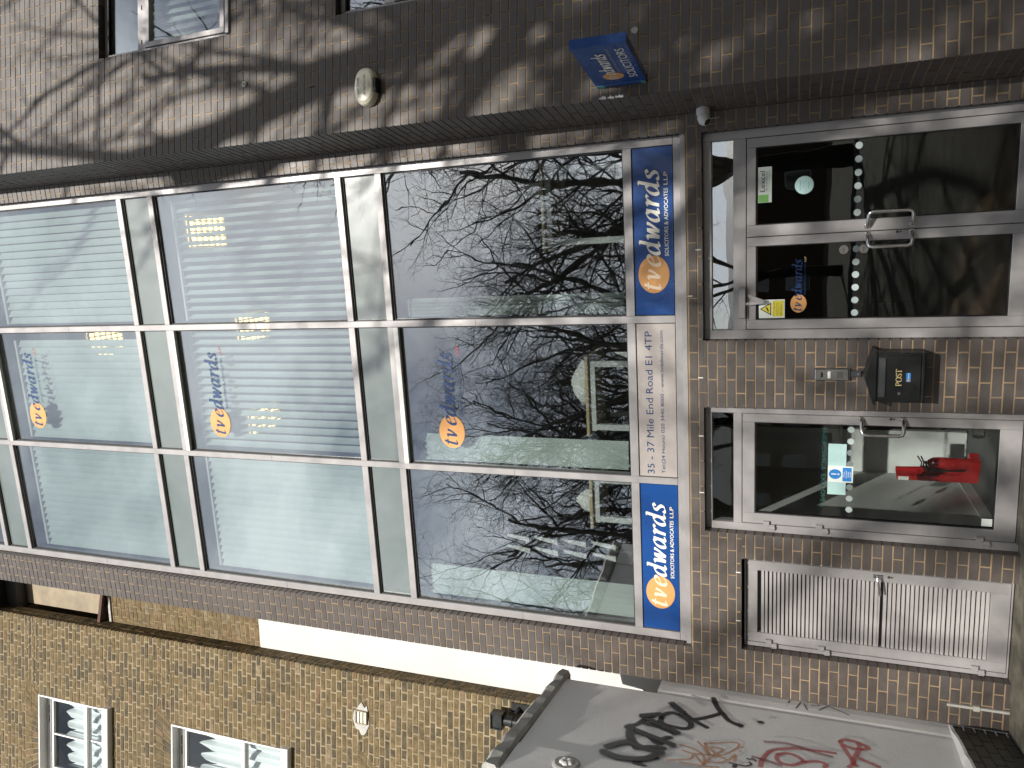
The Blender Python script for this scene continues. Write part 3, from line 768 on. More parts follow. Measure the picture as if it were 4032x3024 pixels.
# ---- turret camera on the return
C_ = empty('security_camera', FRET.p(.12, -.02, 2.26)); tag(C_, 'white dome security camera on dark brick above the double door corner', 'camera')
o = FRET.p(.085, 0, 2.315); ax = Vector((-U.x, -U.y, -.12)).normalized()
mb = MB(); mb.lathe(o, ax, [(.050, 0), (.052, .02), (.052, .045), (.050, .050)], 24); mb.build('base', M['cam_white'], C_, smooth=False)
mb = MB(); mb.lathe(o, ax, [(.048, .051), (.050, .07), (.047, .092), (.038, .112), (.022, .126), (0, .131)], 24); mb.build('dome', M['cam_white'], C_, smooth=True)
lx = (ax + Vector((.1, -.5, -.8))).normalized(); c0 = o+ax*.082
mb = MB(); mb.lathe(c0, lx, [(.034, .022), (.034, .044), (.030, .047), (0, .047)], 20); mb.build('eye_ring', M['cam_white'], C_)
mb = MB(); mb.lathe(c0, lx, [(.027, .0475), (.022, .051), (0, .053)], 18); mb.build('lens', M['black'], C_)
mb = MB(); mb.tube([FA.p(.855, YB-.004, 2.20), FA.p(.85, YB-.004, 2.26), FA.p(.86, YB-.006, 2.30)], .004, 6); mb.build('cable', M['conduit'], C_)

# ---- post box
B = empty('post_box', (-1.145, YB, .72)); tag(B, 'black metal wall post box with pitched lid between the two glass doors', 'post box')
f = F((-1.145, YB, 0), X, Y)
mb = MB(); mb.bbox(f, -.185, .185, -.20, 0, .735, 1.062, .004); mb.build('body', M['black'], B)
mb = MB()
pr = [(-.208, 1.062), (.208, 1.062), (.208, 1.076), (0, 1.138), (-.208, 1.076)]
fp = [f.p(a, -.222, z) for a, z in pr]; bp = [f.p(a, 0, z) for a, z in pr]
mb.poly(fp); 
for q in range(5): mb.quad(fp[q], bp[q], bp[(q+1) % 5], fp[(q+1) % 5])
mb.build('lid', M['black'], B)
mb = MB(); mb.bbox(f, -.165, .165, -.209, -.2004, .765, .985, .003); mb.build('door', M['black'], B)
mb = MB(); mb.bbox(f, -.150, .150, -.212, -.2004, .995, 1.045, .006); mb.build('letter_flap', M['darkgrey'], B)
mb = MB(); mb.bbox(f, -.184, .184, -.214, -.2004, .742, .758, .003); mb.build('ledge', M['black'], B)
u = -.063
for ch in 'POST':
    mb = MB(); u = pen(mb, ch, f, u, -.2125, .893, .036, .96, slant=0, a=.085, b=.03, ang=0); mb.build('letter', M['gold'], B)
mb = MB(); mb.tube([f.p(-.118, -.209, .905), f.p(-.118, -.214, .905)], .010, 14); mb.build('lock', M['steel'], B)
mb = MB(); mb.box(f, -.03, .036, -.2112, -.209, .832, .862); mb.build('badge', M['bluesign'], B)
mb = MB(); mb.disc(f, -.019, -.2125, .847, .009, .010, .001, 16); mb.build('badge_disc', M['orange'], B)
txt('edwards', f, -.008, -.2122, .842, .010, .042, M['cream_letter'], B, 'badge_lettering')

# ---- intercom and key switch
I = empty('intercom', (-1.16, YB, 1.233)); tag(I, 'silver intercom panel with speaker grille above the post box', 'intercom')
f = F((-1.161, YB, 0), X, Y)
mb = MB(); mb.bbox(f, -.047, .047, -.022, 0, 1.225, 1.482, .003); mb.build('back_box', M['darkgrey'], I)
mb = MB(); mb.bbox(f, -.044, .044, -.030, -.0225, 1.238, 1.479, .004); mb.build('face_plate', M['steel'], I)
for q in range(5):
    mb = MB(); mb.box(f, -.024, .024, -.0312, -.030, 1.275+q*.010, 1.280+q*.010); mb.build('grille_slot', M['darkgrey'], I)
mb = MB(); mb.bbox(f, -.028, .028, -.036, -.0303, 1.365, 1.387, .003); mb.build('call_button', M['white'], I)
mb = MB(); mb.box(f, -.020, .020, -.0315, -.0303, 1.420, 1.438); mb.build('lens_window', M['black'], I)
mb = MB()
for z in (1.25, 1.465): mb.tube([f.p(0, -.0318, z), f.p(0, -.0303, z)], .004, 8)
mb.build('screw', M['darkgrey'], I)
K_ = empty('key_switch', (-1.154, YB, 1.146)); tag(K_, 'small black key switch tucked under the silver intercom', 'switch')
f = F((-1.154, YB, 0), X, Y)
mb = MB(); mb.bbox(f, -.024, .024, -.02, 0, 1.147, 1.222, .003); mb.build('housing', M['darkgrey'], K_); mb = MB(); mb.tube([f.p(0, -.0203, 1.17), f.p(0, -.026, 1.17)], .009, 12); mb.build('key_barrel', M['steel'], K_)

# ---- film dots across the door glass (one row per leaf side)
def dots(xs, dim, label):
    e = empty('safety_dots', (xs[len(xs)//2], .02, 1.175)); tag(e, label, 'sticker')
    for k, x in enumerate(xs):
        mb = MB(); mb.disc(FA, x, .0255, 1.200, .0255, .0255, .001, 24); mb.build('dot', M['dimfrost'] if k in dim else M['frost'], e)


dots((.559, .461, .363, .265, .167, .069), (1,), 'row of pale round film dots on the door leaf with the scalloped seal')
dots((-.203, -.302, -.398, -.496, -.594, -.692), (0,), 'row of pale round film dots under the small door logo')
dots((-1.631, -1.729, -1.824, -1.918, -2.016, -2.114, -2.210, -2.305), (2, 3, 4, 5), 'row of pale round film dots on the single door beside the fire sign')
# ---- stickers
def sheet(name, x0, x1, z0, z1, m, label, cat='sticker', n=.0255):
    mb = MB(); mb.box(FA, x0, x1, n, n+.001, z0, z1); return tag(mb.build(name, m), label, cat)


S = sheet('notice', .188, .460, 1.815, 1.918, M['sticker'], 'white and green notice in the top corner of the double door glass', 'notice')
mb = MB(); mb.box(FA, .19, .249, .0249, .0253, 1.838, 1.914); mb.build('green_corner', M['green'], S)
txt('Lexcel', FA, .272, .0249, 1.866, .038, .158, M['black'], S); txt('Legal Practice Quality Mark', FA, .275, .0249, 1.848, .010, .152, M['darkgrey'], S); txt('Law Society Accredited', FA, .275, .0249, 1.831, .010, .152, M['green'], S)
S = empty('seal_sticker', (.3, .02, 1.507)); tag(S, 'round pale blue seal with scalloped edge on the double door glass', 'sticker')
mb = MB(); mb.disc(FA, .300, .0252, 1.578, .070, .070, .001, 72, teeth=1); mb.build('seal', M['mint'], S)
txt('Accredited', FA, .263, .0247, 1.600, .014, .072, M['teal'], S); txt('L E X C E L', FA, .272, .0247, 1.580, .010, .058, M['teal'], S); txt('PRACTICE MANAGEMENT', FA, .252, .0247, 1.563, .006, .096, M['teal'], S); txt('The Law Society', FA, .275, .0247, 1.543, .010, .05, M['deepblue'], S)
S = sheet('warning_sign', -.724, -.575, 1.710, 1.907, M['sticker'], 'yellow and white camera warning sticker below the door closer', 'warning sign')
mb = MB(); mb.box(FA, -.711, -.585, .0249, .0253, 1.718, 1.803); mb.build('yellow_field', M['yellowsign'], S)
mb = MB(); mb.poly([FA.p(-.702, .0249, 1.812), FA.p(-.598, .0249, 1.812), FA.p(-.650, .0249, 1.899)]); mb.build('triangle_border', M['black'], S)
mb = MB(); mb.poly([FA.p(-.689, .0246, 1.819), FA.p(-.611, .0246, 1.819), FA.p(-.650, .0246, 1.886)]); mb.build('triangle_field', M['yellowsign'], S)
mb = MB(); mb.poly([FA.p(-.673, .0243, 1.836), FA.p(-.665, .0243, 1.829), FA.p(-.634, .0243, 1.845), FA.p(-.642, .0243, 1.854)]); mb.build('camera_symbol', M['black'], S)
txt('CCTV in operation', FA, -.706, .0246, 1.787, .011, .115, M['black'], S); txt('24 hour recording', FA, -.703, .0246, 1.770, .006, .10, M['black'], S); txt('This area is monitored', FA, -.703, .0246, 1.757, .009, .10, M['deepblue'], S); txt('Name: Telephone:', FA, -.703, .0246, 1.733, .011, .09, M['black'], S)
for z, nm in ((1.288, 'upper'), (1.148, 'lower')):
    S = empty('push_badge', (-.205, 0, z-.033)); tag(S, f'{nm} of two round metal push badges beside the left pull handle', 'badge', 'push badges'); 
    mb = MB(); mb.disc(FA, -.205, .0225, z, .033, .033, .004, 28); mb.build('plate', M['steel'], S); txt('PUSH', FA, -.226, .0215, z-.007, .014, .042, M['black'], S)
S = sheet('fire_sign', -2.075, -1.938, 1.177, 1.363, M['sticker'], 'blue and white fire escape sign on the single door glass', 'sign', .0235)
mb = MB(); mb.disc(FA, -2.007, .0229, 1.310, .042, .047, .0004, 28); mb.build('mandatory_disc', M['bluesign'], S)
mb = MB(); mb.poly([FA.p(-2.013, .0226, 1.338), FA.p(-2.011, .0226, 1.300), FA.p(-2.003, .0226, 1.300), FA.p(-2.001, .0226, 1.338)]); mb.disc(FA, -2.007, .0226, 1.285, .007, .008, .0003, 14); mb.build('exclamation_mark', M['white'], S)
mb = MB(); mb.box(FA, -2.065, -1.949, .0229, .0233, 1.187, 1.254); mb.build('text_field', M['bluesign'], S)
for k, s in enumerate(('Fire', 'escape', 'keep', 'clear')): txt(s, FA, -2.007-len(s)*.0055, .0226, 1.239-k*.0155, .011, len(s)*.011, M['white'], S, bold=.01)
sheet('frosted_panel', -2.182, -1.753, 1.229, 1.365, M['mint'], 'pale frosted strip behind the fire sign on the single door', 'film', .026)
S = empty('mirrored_lettering', (-1.97, .036, 1.375)); tag(S, 'dark green mirrored emergency lettering on the single door glass', 'lettering')
txt('EMERGENCY', FA, -1.625, .037, 1.378, .036, .36, M['teal_letter'], S, flip=-1, bold=.01); txt('EXIT ONLY', FA, -2.015, .037, 1.380, .036, .29, M['teal_letter'], S, flip=-1, bold=.01)
sheet('corner_label', -2.366, -2.306, .190, .262, M['sticker'], 'small white label in the bottom corner of the single door glass', 'label')

# ---- fire extinguisher on its stand, inside the corridor
E_ = empty('fire_extinguisher', (-2.30, 1.45, .024)); tag(E_, 'red fire extinguisher on a red stand behind the single glass door', 'extinguisher')
f = F((-2.30, 1.45, 0), Vector((.93, -.37, 0)).normalized(), Vector((.37, .93, 0)).normalized())
mb = MB()
pr = [(-.12, .026), (.12, .026), (.12, .10), (.02, .115), (-.045, .19), (-.075, .70), (-.12, .70)]
for n0, n1 in ((-.12, -.095), (.0, .025)):
    a = [f.p(u, n0, z) for u, z in pr]; b = [f.p(u, n1, z) for u, z in pr]; mb.poly(a); mb.poly(b[::-1])
    for q in range(7): mb.quad(a[q], b[q], b[(q+1) % 7], a[(q+1) % 7])
mb.box(f, -.119, .119, -.0945, -.0005, .026, .07); mb.box(f, -.12, -.10, -.0945, -.0005, .0705, .70); mb.box(f, .10, .1195, -.0945, -.0005, .0705, .10); mb.build('stand', M['red'], E_)
c = f.p(.045, -.046, 0)
mb = MB(); mb.lathe(c, Z, [(0, .071), (.052, .072), (.055, .09), (.055, .36), (.050, .40), (.030, .435), (.018, .445), (0, .446)], 20); mb.build('cylinder', M['darkred'], E_, smooth=True)
mb = MB(); mb.lathe(c, Z, [(.014, .446), (.014, .475), (0, .478)], 12); mb.build('valve', M['gold'], E_)
mb = MB(); mb.tube([c+Vector((-.05, 0, .48)), c+Vector((.0, 0, .475)), c+Vector((.06, 0, .50))], .007, 6); mb.tube([c+Vector((-.05, 0, .50)), c+Vector((.0, 0, .492)), c+Vector((.06, 0, .53))], .006, 6); mb.build('lever', M['black'], E_)
mb = MB(); mb.tube([c+Vector((.01, -.01, .465)), c+Vector((-.06, -.035, .44)), c+Vector((-.066, -.04, .30)), c+Vector((-.06, -.035, .14))], .009, 8); mb.build('hose', M['black'], E_)
mb = MB(); mb.box(f, -.117, -.078, -.1245, -.1205, .60, .69); mb.build('instruction_card', M['sticker'], E_)

# ---- conduit stub at the foot of the wall
mb = MB(); f = F((-3.858, YB, 0), X, Y); mb.bbox(f, -.010, .010, -.016, 0, .012, .215, .002); mb.bbox(f, -.021, .021, -.022, 0, .216, .262, .002); mb.bbox(f, -.010, .010, -.016, 0, .263, .445, .002)
one('cable_conduit', mb, M['conduit'], 'short grey cable conduit at the foot of the brown wall', 'conduit')

# ------------------------------------------------------------------ inside the offices
def blind(x0, x1, z0, z1, ang, gap, label, y=.17, w=.089, jag=.0, seed=1, headrail=True):
    rg = random.Random(seed); B = empty('vertical_blind', ((x0+x1)/2, y, z0)); tag(B, label, 'blind')
    if headrail:
        mb = MB(); mb.box(FA, x0, x1, y-.02, y+.02, z1+.012, z1+.045); mb.build('headrail', M['white'], B)
    n = max(1, int(round((x1-x0)/gap)))
    for k in range(n):
        x = x0+(k+.5)*(x1-x0)/n; a = R(ang+rg.uniform(-3, 3)); mb = MB(); top = z1-rg.uniform(0, jag)
        for q in range(4):                       # slightly cupped fabric
            t0 = -1+q*.5; t1 = t0+.5; c0 = .006*(1-t0*t0); c1 = .006*(1-t1*t1)
            def P(t, c, z): return (x+t*w/2*math.cos(a)-c*math.sin(a), y+t*w/2*math.sin(a)+c*math.cos(a), z)
            mb.quad(P(t0, c0, z0), P(t1, c1, z0), P(t1, c1, top), P(t0, c0, top))
        mb.build('slat', M['blind'], B)
    return B


blind(-3.56, -2.20, 5.80, 7.93, 30, .086, 'closed pale vertical blind on the left column, one storey below the top', seed=1)
blind(-3.56, -2.20, 8.60, 10.78, 28, .086, 'closed pale vertical blind on the topmost pane of the left column', seed=2)
blind(-2.10, -.77, 5.80, 7.93, 58, .086, 'half open pale vertical blind behind the second logo up', seed=3, jag=.01)
blind(-2.10, -.86, 8.60, 10.72, 26, .086, 'closed pale vertical blind behind the topmost logo', seed=4, jag=.02)
blind(-.66, .66, 5.80, 7.93, 62, .088, 'half open pale vertical blind beside the forward brick bay, above the tree reflections', seed=5)
blind(-.66, .66, 8.60, 10.78, 30, .086, 'closed pale vertical blind on the topmost pane beside the forward brick bay', seed=6)
blind(-3.56, -3.27, 3.03, 5.18, 20, .058, 'pale vertical blind bunched at the outer edge of the pane above the slatted door sign', seed=7)
blind(-2.10, -1.86, 3.04, 5.15, 18, .060, 'pale vertical blind bunched beside the lowest logo', seed=8)
blind(-.66, -.50, 3.04, 5.15, 60, .030, 'pale vertical blind bunched tight at the edge of the pane above the double doors', seed=9)
for k, (x0, x1, y0, y1, zc, lab) in enumerate(((.15, .50, .57, 1.14, 8.18, 'lit ceiling light beside the brick bay, on the middle storey'), (-1.05, -.72, 1.18, 1.76, 8.18, 'lit ceiling light seen beside the mullion, on the middle storey'), (-2.25, -1.95, 1.18, 1.76, 8.18, 'lit ceiling light behind the second logo up'), (-1.30, -.93, 1.38, 1.94, 11.0, 'lit ceiling light above the topmost logo'))):
    C_ = empty('ceiling_light', ((x0+x1)/2, (y0+y1)/2, zc-.05)); tag(C_, lab, 'light', 'lit office ceiling lights')
    mb = MB(); mb.box(FA, x0, x1, y0, y1, zc-.012, zc-.006); mb.build('lamp', M['lamp'], C_)
    mb = MB()
    for q in range(7): t = x0+(x1-x0)*q/6; mb.box(FA, t-.008, t+.008, y0, y1, zc-.05, zc-.013)
    for q in range(7): t = y0+(y1-y0)*q/6; mb.box(FA, x0+.009, x1-.009, t-.006, t+.006, zc-.048, zc-.0135)
    mb.build('louvre_grid', M['white'], C_)


def desk(x0, x1, y0, y1, z, zf, label):
    D_ = empty('desk', ((x0+x1)/2, (y0+y1)/2, zf)); tag(D_, label, 'desk')
    mb = MB(); mb.bbox(FA, x0, x1, y0, y1, z, z+.03, .004); mb.build('top', M['desk'], D_)
    for x in (x0+.06, x1-.10):
        for y in (y0+.03, y1-.07):
            mb = MB(); mb.box(FA, x, x+.055, y, y+.05, zf, z-.06); mb.build('leg', M['white'], D_)
        mb = MB(); mb.box(FA, x, x+.045, y0+.076, y1-.071, zf+.001, zf+.03); mb.build('foot_bar', M['white'], D_)
    mb = MB(); mb.box(FA, x0+.05, x1-.05, y0+.03, y0+.07, z-.059, z-.001); mb.build('rail', M['white'], D_)


desk(-.12, .68, .26, .95, 3.77, 2.93, 'white framed desk behind the pane above the double doors')
desk(-1.84, -1.08, .26, .9, 3.42, 2.93, 'white framed desk with a plastic bag on it behind the lowest logo')
desk(-2.75, -2.20, .26, .9, 3.42, 2.93, 'pale desk edge behind the pane above the slatted door sign')
Mn = empty('monitor', (.55, .62, 3.80)); tag(Mn, 'dark monitor standing on the desk above the double doors', 'monitor')
mb = MB(); mb.box(FA, .40, .67, .62, .65, 3.88, 4.10); mb.build('screen', M['black'], Mn); mb = MB(); mb.box(FA, .52, .56, .651, .68, 3.813, 4.0); mb.box(FA, .45, .63, .56, .72, 3.801, 3.812); mb.build('stand', M['black'], Mn)


def bag(cx, cy, cz, sx, sz, label, seed):
    rg = random.Random(seed); mb = MB(); k = 16; rings = []
    for j, (r, h) in enumerate(((.85, 0), (1, .15), (.95, .4), (.7, .65), (.42, .85), (.12, 1))):
        rings.append([(cx+sx*r*math.cos(2*math.pi*q/k)*rg.uniform(.85, 1.1), cy+sx*.5*r*math.sin(2*math.pi*q/k)*rg.uniform(.8, 1.1), cz+sz*h*rg.uniform(.9, 1.1)) for q in range(k)])
    for a, b in zip(rings, rings[1:]):
        for q in range(k): mb.quad(a[q], a[(q+1) % k], b[(q+1) % k], b[q])
    return one('plastic_bag', mb, M['paper'], label, 'bag')


bag(-1.36, .42, 3.451, .22, .17, 'crumpled white plastic bag on the desk behind the lowest logo', 3)
b_ = bag(-2.53, .42, 3.451, .12, .17, 'small white carrier bag on the desk above the slatted door sign', 5)
St = empty('shelf_rack', (-3.07, .5, 2.93)); tag(St, 'white slatted paper rack beside the bunched blind above the slatted door sign', 'rack')
for x in (-3.13, -3.01):
    for k in range(4):
        z = 3.25+k*.30; mb = MB(); mb.hexa([(x-.02, .42, z), (x+.035, .42, z), (x+.02, .50, z+.27), (x-.005, .50, z+.27), (x-.02, .43, z), (x+.035, .43, z), (x+.02, .51, z+.27), (x-.005, .51, z+.27)]); mb.build('shelf', M['white'], St)
mb = MB(); mb.box(FA, -3.085, -3.06, .50, .54, 2.93, 4.45); mb.build('upright', M['darkgrey'], St)
for (s0, s1, z0, z1), sd_ in ((WB1, 11), (WB2, 12)):
    rg2 = random.Random(sd_); B = empty('vertical_blind', FBAY.p((s0+s1)/2, .2, z0)); tag(B, 'pale vertical blind in the %s window of the brick bay' % ('upper' if sd_ == 11 else 'lower'), 'blind')
    for k in range(13):
        s = s0+.12+k*.082; a = R(32+rg2.uniform(-4, 4)); mb = MB(); top = z1-.30-rg2.uniform(0, .02)
        mb.quad(FBAY.p(s-.04*math.cos(a), .22-.04*math.sin(a), z0+.1), FBAY.p(s+.04*math.cos(a), .22+.04*math.sin(a), z0+.1), FBAY.p(s+.04*math.cos(a), .22+.04*math.sin(a), top), FBAY.p(s-.04*math.cos(a), .22-.04*math.sin(a), top)); mb.build('slat', M['blind'], B)
for k, (z0, z1) in enumerate(((2.835, 2.895), (2.905, 2.955), (2.965, 3.02))):
    rg2 = random.Random(30+k); mb = MB(); P = []
    for q in range(7): P.append(FBAY.p(.001+.001*q, -.0035, z0+(z1-z0)*q/6))
    for q in range(6, -1, -1): P.append(FBAY.p(.012+rg2.uniform(0, .022), -.0035, z0+(z1-z0)*q/6))
    mb.poly(P); mb.build('lime_stain', M['white'], OB)
mb = MB(); mb.box(FA, -.55, -.35, 3.2, 3.22, 2.10, 2.22); one('exit_sign', mb, M['green'], 'small green sign inside the dark entrance hall', 'sign')

# ------------------------------------------------------------------ the yellow brick house
HO = empty('brick_house', HK + U*-1.6); tag(HO, 'old yellow stock brick house with white sash windows', 'house')
HW = [(-2.22, -1.06, 10.02, 11.26), (-2.22, -1.06, 7.20, 8.91), (-2.22, -1.06, 4.25, 5.93)]
ARC = [(-2.44, -.86, h[3], h[3]+.27) for h in HW]
ARCH = [(-1.64-(.58+.23*(q+.5)/8), -1.64+(.58+.23*(q+.5)/8), h[3]+.27*q/8, h[3]+.27*(q+1)/8) for h in HW for q in range(8)]
def ytone(rg):
    r = rg.random()
    return r*.25 if r < .3 else (.3+.55*rg.random() if rg.random() < .92 else .86+.14*rg.random())
rg = random.Random(77)
yb = lay(FH, (-4.6, 0, .3, TOP), HW+ARCH, .0702, .02, .03, L=.214, j=.019, flemish=True, rg=rg, jit=.002, tone=ytone)
FHR = F(HK, N, -U)                              # the return: along = back, depth = into the house
yb += lay(FHR, (.102, .232, .3, TOP), [], .0702, .02, .0, L=.222, j=.012, rg=rg, jit=.002, tone=ytone)
RC = HK + N*.24; T4 = R(4); FR = F(RC, Vector((math.cos(T4), math.sin(T4), 0)), Vector((-math.sin(T4), math.cos(T4), 0)))
yb += lay(FR, (.006, .75, 7.72, 10.16), [], .0702, .02, .05, L=.222, j=.012, flemish=True, rg=rg, jit=.002, tone=lambda g: .72+.28*g.random())
mb = MB()
e = [(-4.6, -2.22, .3, TOP), (-1.06, -.012, .3, TOP)]
zs = [.3]+[v for h in sorted(HW, key=lambda h: h[2]) for v in (h[2], h[3])]+[TOP]
for k in range(0, len(zs), 2): e.append((-2.22, -1.06, zs[k], zs[k+1]))
for (u0, u1, z0, z1) in e: mb.box(FH, u0, u1, .004, .12, z0, z1)
mb.box(FHR, .012, .25, .006, .09, .3, TOP); mb.box(FR, 0, .9, .004, .12, 7.72, 10.16)
HWALL = mb.build('wall', M['mortar_old'], HO)
emit_bricks(yb, M['yellow'], HWALL, HO, depth=.07, rough=.0035, rg=rg)
for (u0, u1, z0, z1) in ARC:                     # flat gauged arches, bricks fanned
    n = 17
    for k in range(n):
        def ed(t): return (-1.64+(t-.5)*1.16, -1.64+(t-.5)*1.62)
        a0, b0 = ed(k/n); a1, b1 = ed((k+1)/n); g = .006
        for (q0, q1) in ((0, .48), (.52, 1)):
            la = lambda q, a, b: a+(b-a)*q
            P = [(la(q0, a0, b0)+g, z0+.005+.26*q0), (la(q0, a1, b1)-g, z0+.005+.26*q0), (la(q1, a1, b1)-g, z0+.005+.26*q1), (la(q1, a0, b0)+g, z0+.005+.26*q1)]
            mb = MB(); jj = rg.uniform(-.003, .003); mb.hexa([FH.p(u, jj, z) for u, z in P]+[FH.p(u, .07, z) for u, z in P], rg.random(), False); mb.build('arch_brick', M['yellow'], HO)


def sash(u0, u1, z0, z1, seed):
    Wn = empty('window', FH.p((u0+u1)/2, 0, z0), HO); rg = random.Random(seed)
    mb = MB()                                     # white painted reveal lining, returned a little on to the face
    for a in ((u0+.001, u0+.02, z0, z1-.02), (u1-.02, u1-.001, z0, z1-.02), (u0+.001, u1-.001, z1-.02, z1-.001)): mb.box(FH, a[0], a[1], -.010, .15, a[2], a[3])
    mb.build('lining', M['white'], Wn)
    mb = MB(); frame4(mb, FH, u0+.021, u1-.021, z0+.02, z1-.022, .055, .10, .16, wb=.06, wt=.07); mb.build('frame', M['white'], Wn)
    zm = z0+(z1-z0)*.40
    mb = MB(); frame4(mb, FH, u0+.078, u1-.078, zm-.01, z1-.094, .04, .115, .15, wb=.055, wt=.035); mb.bbox(FH, (u0+u1)/2-.010, (u0+u1)/2+.010, .118, .148, zm+.046, z1-.13, .002); mb.build('upper_sash', M['white'], Wn)
    mb = MB(); frame4(mb, FH, u0+.078, u1-.078, z0+.082, zm+.035, .04, .153, .185, wb=.06, wt=.05); mb.bbox(FH, (u0+u1)/2-.010, (u0+u1)/2+.010, .155, .183, z0+.144, zm-.02, .002); mb.build('lower_sash', M['white'], Wn)
    mb = MB(); mb.box(FH, u0+.11, u1-.11, .13, .134, zm+.04, z1-.12); mb.build('pane', M['oldglass'], Wn)
    mb = MB(); mb.box(FH, u0+.11, u1-.11, .167, .171, z0+.14, zm-.01); mb.build('pane', M['oldglass'], Wn)
    mb = MB(); mb.bbox(FH, u0-.05, u1+.045, -.075, .12, z0-.105, z0-.002, .006); mb.build('sill', M['white'], Wn)
    mb = MB(); mb.box(FH, u0-.2, u1+.2, 1.4, 1.41, z0-.3, z1+.3); mb.build('room_back', M['intwall'], Wn)
    n = 60; mb = MB(); L = u1-u0-.16             # net curtain gathered in folds, scalloped at the top
    def cp(k, top):
        t = k/n; ph = t*2*math.pi*6.5; nn = .26+.035*math.sin(ph)+.012*math.sin(ph*2.3+1)
        return FH.p(u0+.08+L*t, nn, (z1-.20-.16*abs(math.sin(ph*.5))**1.5*(1 if seed != 2 else 1.8)) if top else z0+.05)
    for k in range(n): mb.quad(cp(k, 0), cp(k+1, 0), cp(k+1, 1), cp(k, 1))
    mb.build('curtain', M['curtain'], Wn, smooth=True)
    mb = MB()
    for q in range(2): mb.box(FH, u1-.42+q*.13, u1-.31+q*.13, .096, .1, z1-.075, z1-.062)
    mb.build('trickle_vent', M['darkgrey'], Wn)


for k, h in enumerate(HW): sash(*h, k+1)
# painted wall behind, gutter tiles, cream wall above
mb = MB(); mb.box(FR, .004, .95, -.014, .12, .3, 7.718); mb.build('painted_wall', M['painted'], HO)
mb = MB(); mb.box(FR, .004, .9, .125, .18, 7.6, TOP); mb.box(FR, -.3, 1.2, 1.45, 1.55, 9.5, TOP); mb.box(FR, .0, .1, .18, 1.45, 9.8, TOP); mb.build('upper_wall', M['cream'], HO)
mb = MB(); 
for q in range(6):
    a = .0+q*.115; mb.hexa([FR.p(a, -.09, 10.30-.03*q), FR.p(a+.112, -.09, 10.30-.03*(q+1)), FR.p(a+.112, -.09, 10.345-.03*(q+1)), FR.p(a, -.09, 10.345-.03*q), FR.p(a, .2, 10.36-.03*q), FR.p(a+.112, .2, 10.36-.03*(q+1)), FR.p(a+.112, .2, 10.405-.03*(q+1)), FR.p(a, .2, 10.405-.03*q)])
mb.build('tile_edge', M['tiles'], HO)
mb = MB(); mb.box(FR, .01, .9, -.02, .2, 10.165, 10.2); mb.build('flashing', M['lead'], HO)
mb = MB(); mb.box(FR, -.05, .9, -.03, .3, 11.95, 12.15); mb.hexa([FR.p(-.35, -.5, 12.2), FR.p(.6, -.5, 12.2), FR.p(.6, -.5, 12.3), FR.p(-.35, -.5, 12.3), FR.p(-.35, .3, 12.2), FR.p(.6, .3, 12.2), FR.p(.6, .3, 12.3), FR.p(-.35, .3, 12.3)]); mb.build('gutter', M['darkgrey'], HO)
mb = MB(); mb.poly([FH.p(-4.6, .1, TOP-.01), FH.p(-.02, .1, TOP-.01), FH.p(-.02, 6, TOP-.01), FH.p(-4.6, 6, TOP-.01)]); mb.box(FH, -4.7, -4.6, .05, 6, 0, TOP); mb.box(FH, -4.6, 0, 6, 6.1, 0, TOP); mb.build('shell', M['cream'], HO)
# vent and floodlight
V_ = empty('air_vent', FH.p(-.49, 0, 6.06)); tag(V_, 'small cream air vent in a cement patch on the yellow brick house', 'vent')
mb = MB(); rg2 = random.Random(6); mb.poly([FH.p(-.51+.17*math.cos(a)*rg2.uniform(.7, 1.2), -.006, 6.14+.10*math.sin(a)*rg2.uniform(.85, 1.2)) for a in [q*math.pi/9 for q in range(18)]]); mb.build('cement_patch', M['lead'], V_)
mb = MB(); frame4(mb, FH, -.565, -.415, 6.06, 6.21, .012, -.03, .0); mb.build('frame', M['cream'], V_)
for q in range(3):
    mb = MB(); z = 6.073+q*.042; mb.hexa([FH.p(-.552, -.028, z), FH.p(-.428, -.028, z), FH.p(-.428, -.012, z+.040), FH.p(-.552, -.012, z+.040), FH.p(-.552, -.024, z), FH.p(-.428, -.024, z), FH.p(-.428, -.008, z+.040), FH.p(-.552, -.008, z+.040)]); mb.build('slat', M['alarm'], V_)
L_ = empty('floodlight', FH.p(-.15, 0, 4.1)); tag(L_, 'square black floodlight on the yellow brick wall above the sloping white coping', 'floodlight')
mb = MB(); frame4(mb, FH, -.245, -.085, 4.37, 4.50, .016, -.20, -.185); mb.box(FH, -.245, -.085, -.184, -.08, 4.37, 4.50); mb.build('housing', M['black'], L_)
mb = MB(); mb.tube([FH.p(-.165, -.13, 4.369), FH.p(-.165, -.13, 4.30)], .05, 16); mb.tube([FH.p(-.165, -.13, 4.30), FH.p(-.165, -.13, 4.27)], .058, 16); mb.tube([FH.p(-.165, -.13, 4.27), FH.p(-.165, -.13, 4.10)], .048, 16); mb.build('barrel', M['black'], L_)
mb = MB(); mb.tube([FH.p(-.10, -.1, 4.25), FH.p(-.06, 0, 4.24)], .025, 8); mb.box(FH, -.11, -.02, -.03, .0, 4.10, 4.33); mb.build('bracket', M['black'], L_)

# ------------------------------------------------------------------ rendered side wall with graffiti
SW = empty('rendered_wall', FF.p(1.0, .1, 0)); tag(SW, 'white rendered side wall covered in black orange and red graffiti', 'wall')
mb = MB(); mb.box(FF, .285, 1.565, 0, .22, 0, 3.56); mb.build('wall', M['render'], SW)
mb = MB(); mb.box(FF, .285, 1.975, .222, 4.2, 0, 3.5); mb.build('front_wall', M['lead'], SW)
mb = MB(); mb.box(FF, 1.566, 1.985, -.012, .22, 0, 3.56); mb.build('pilaster', M['render'], SW)
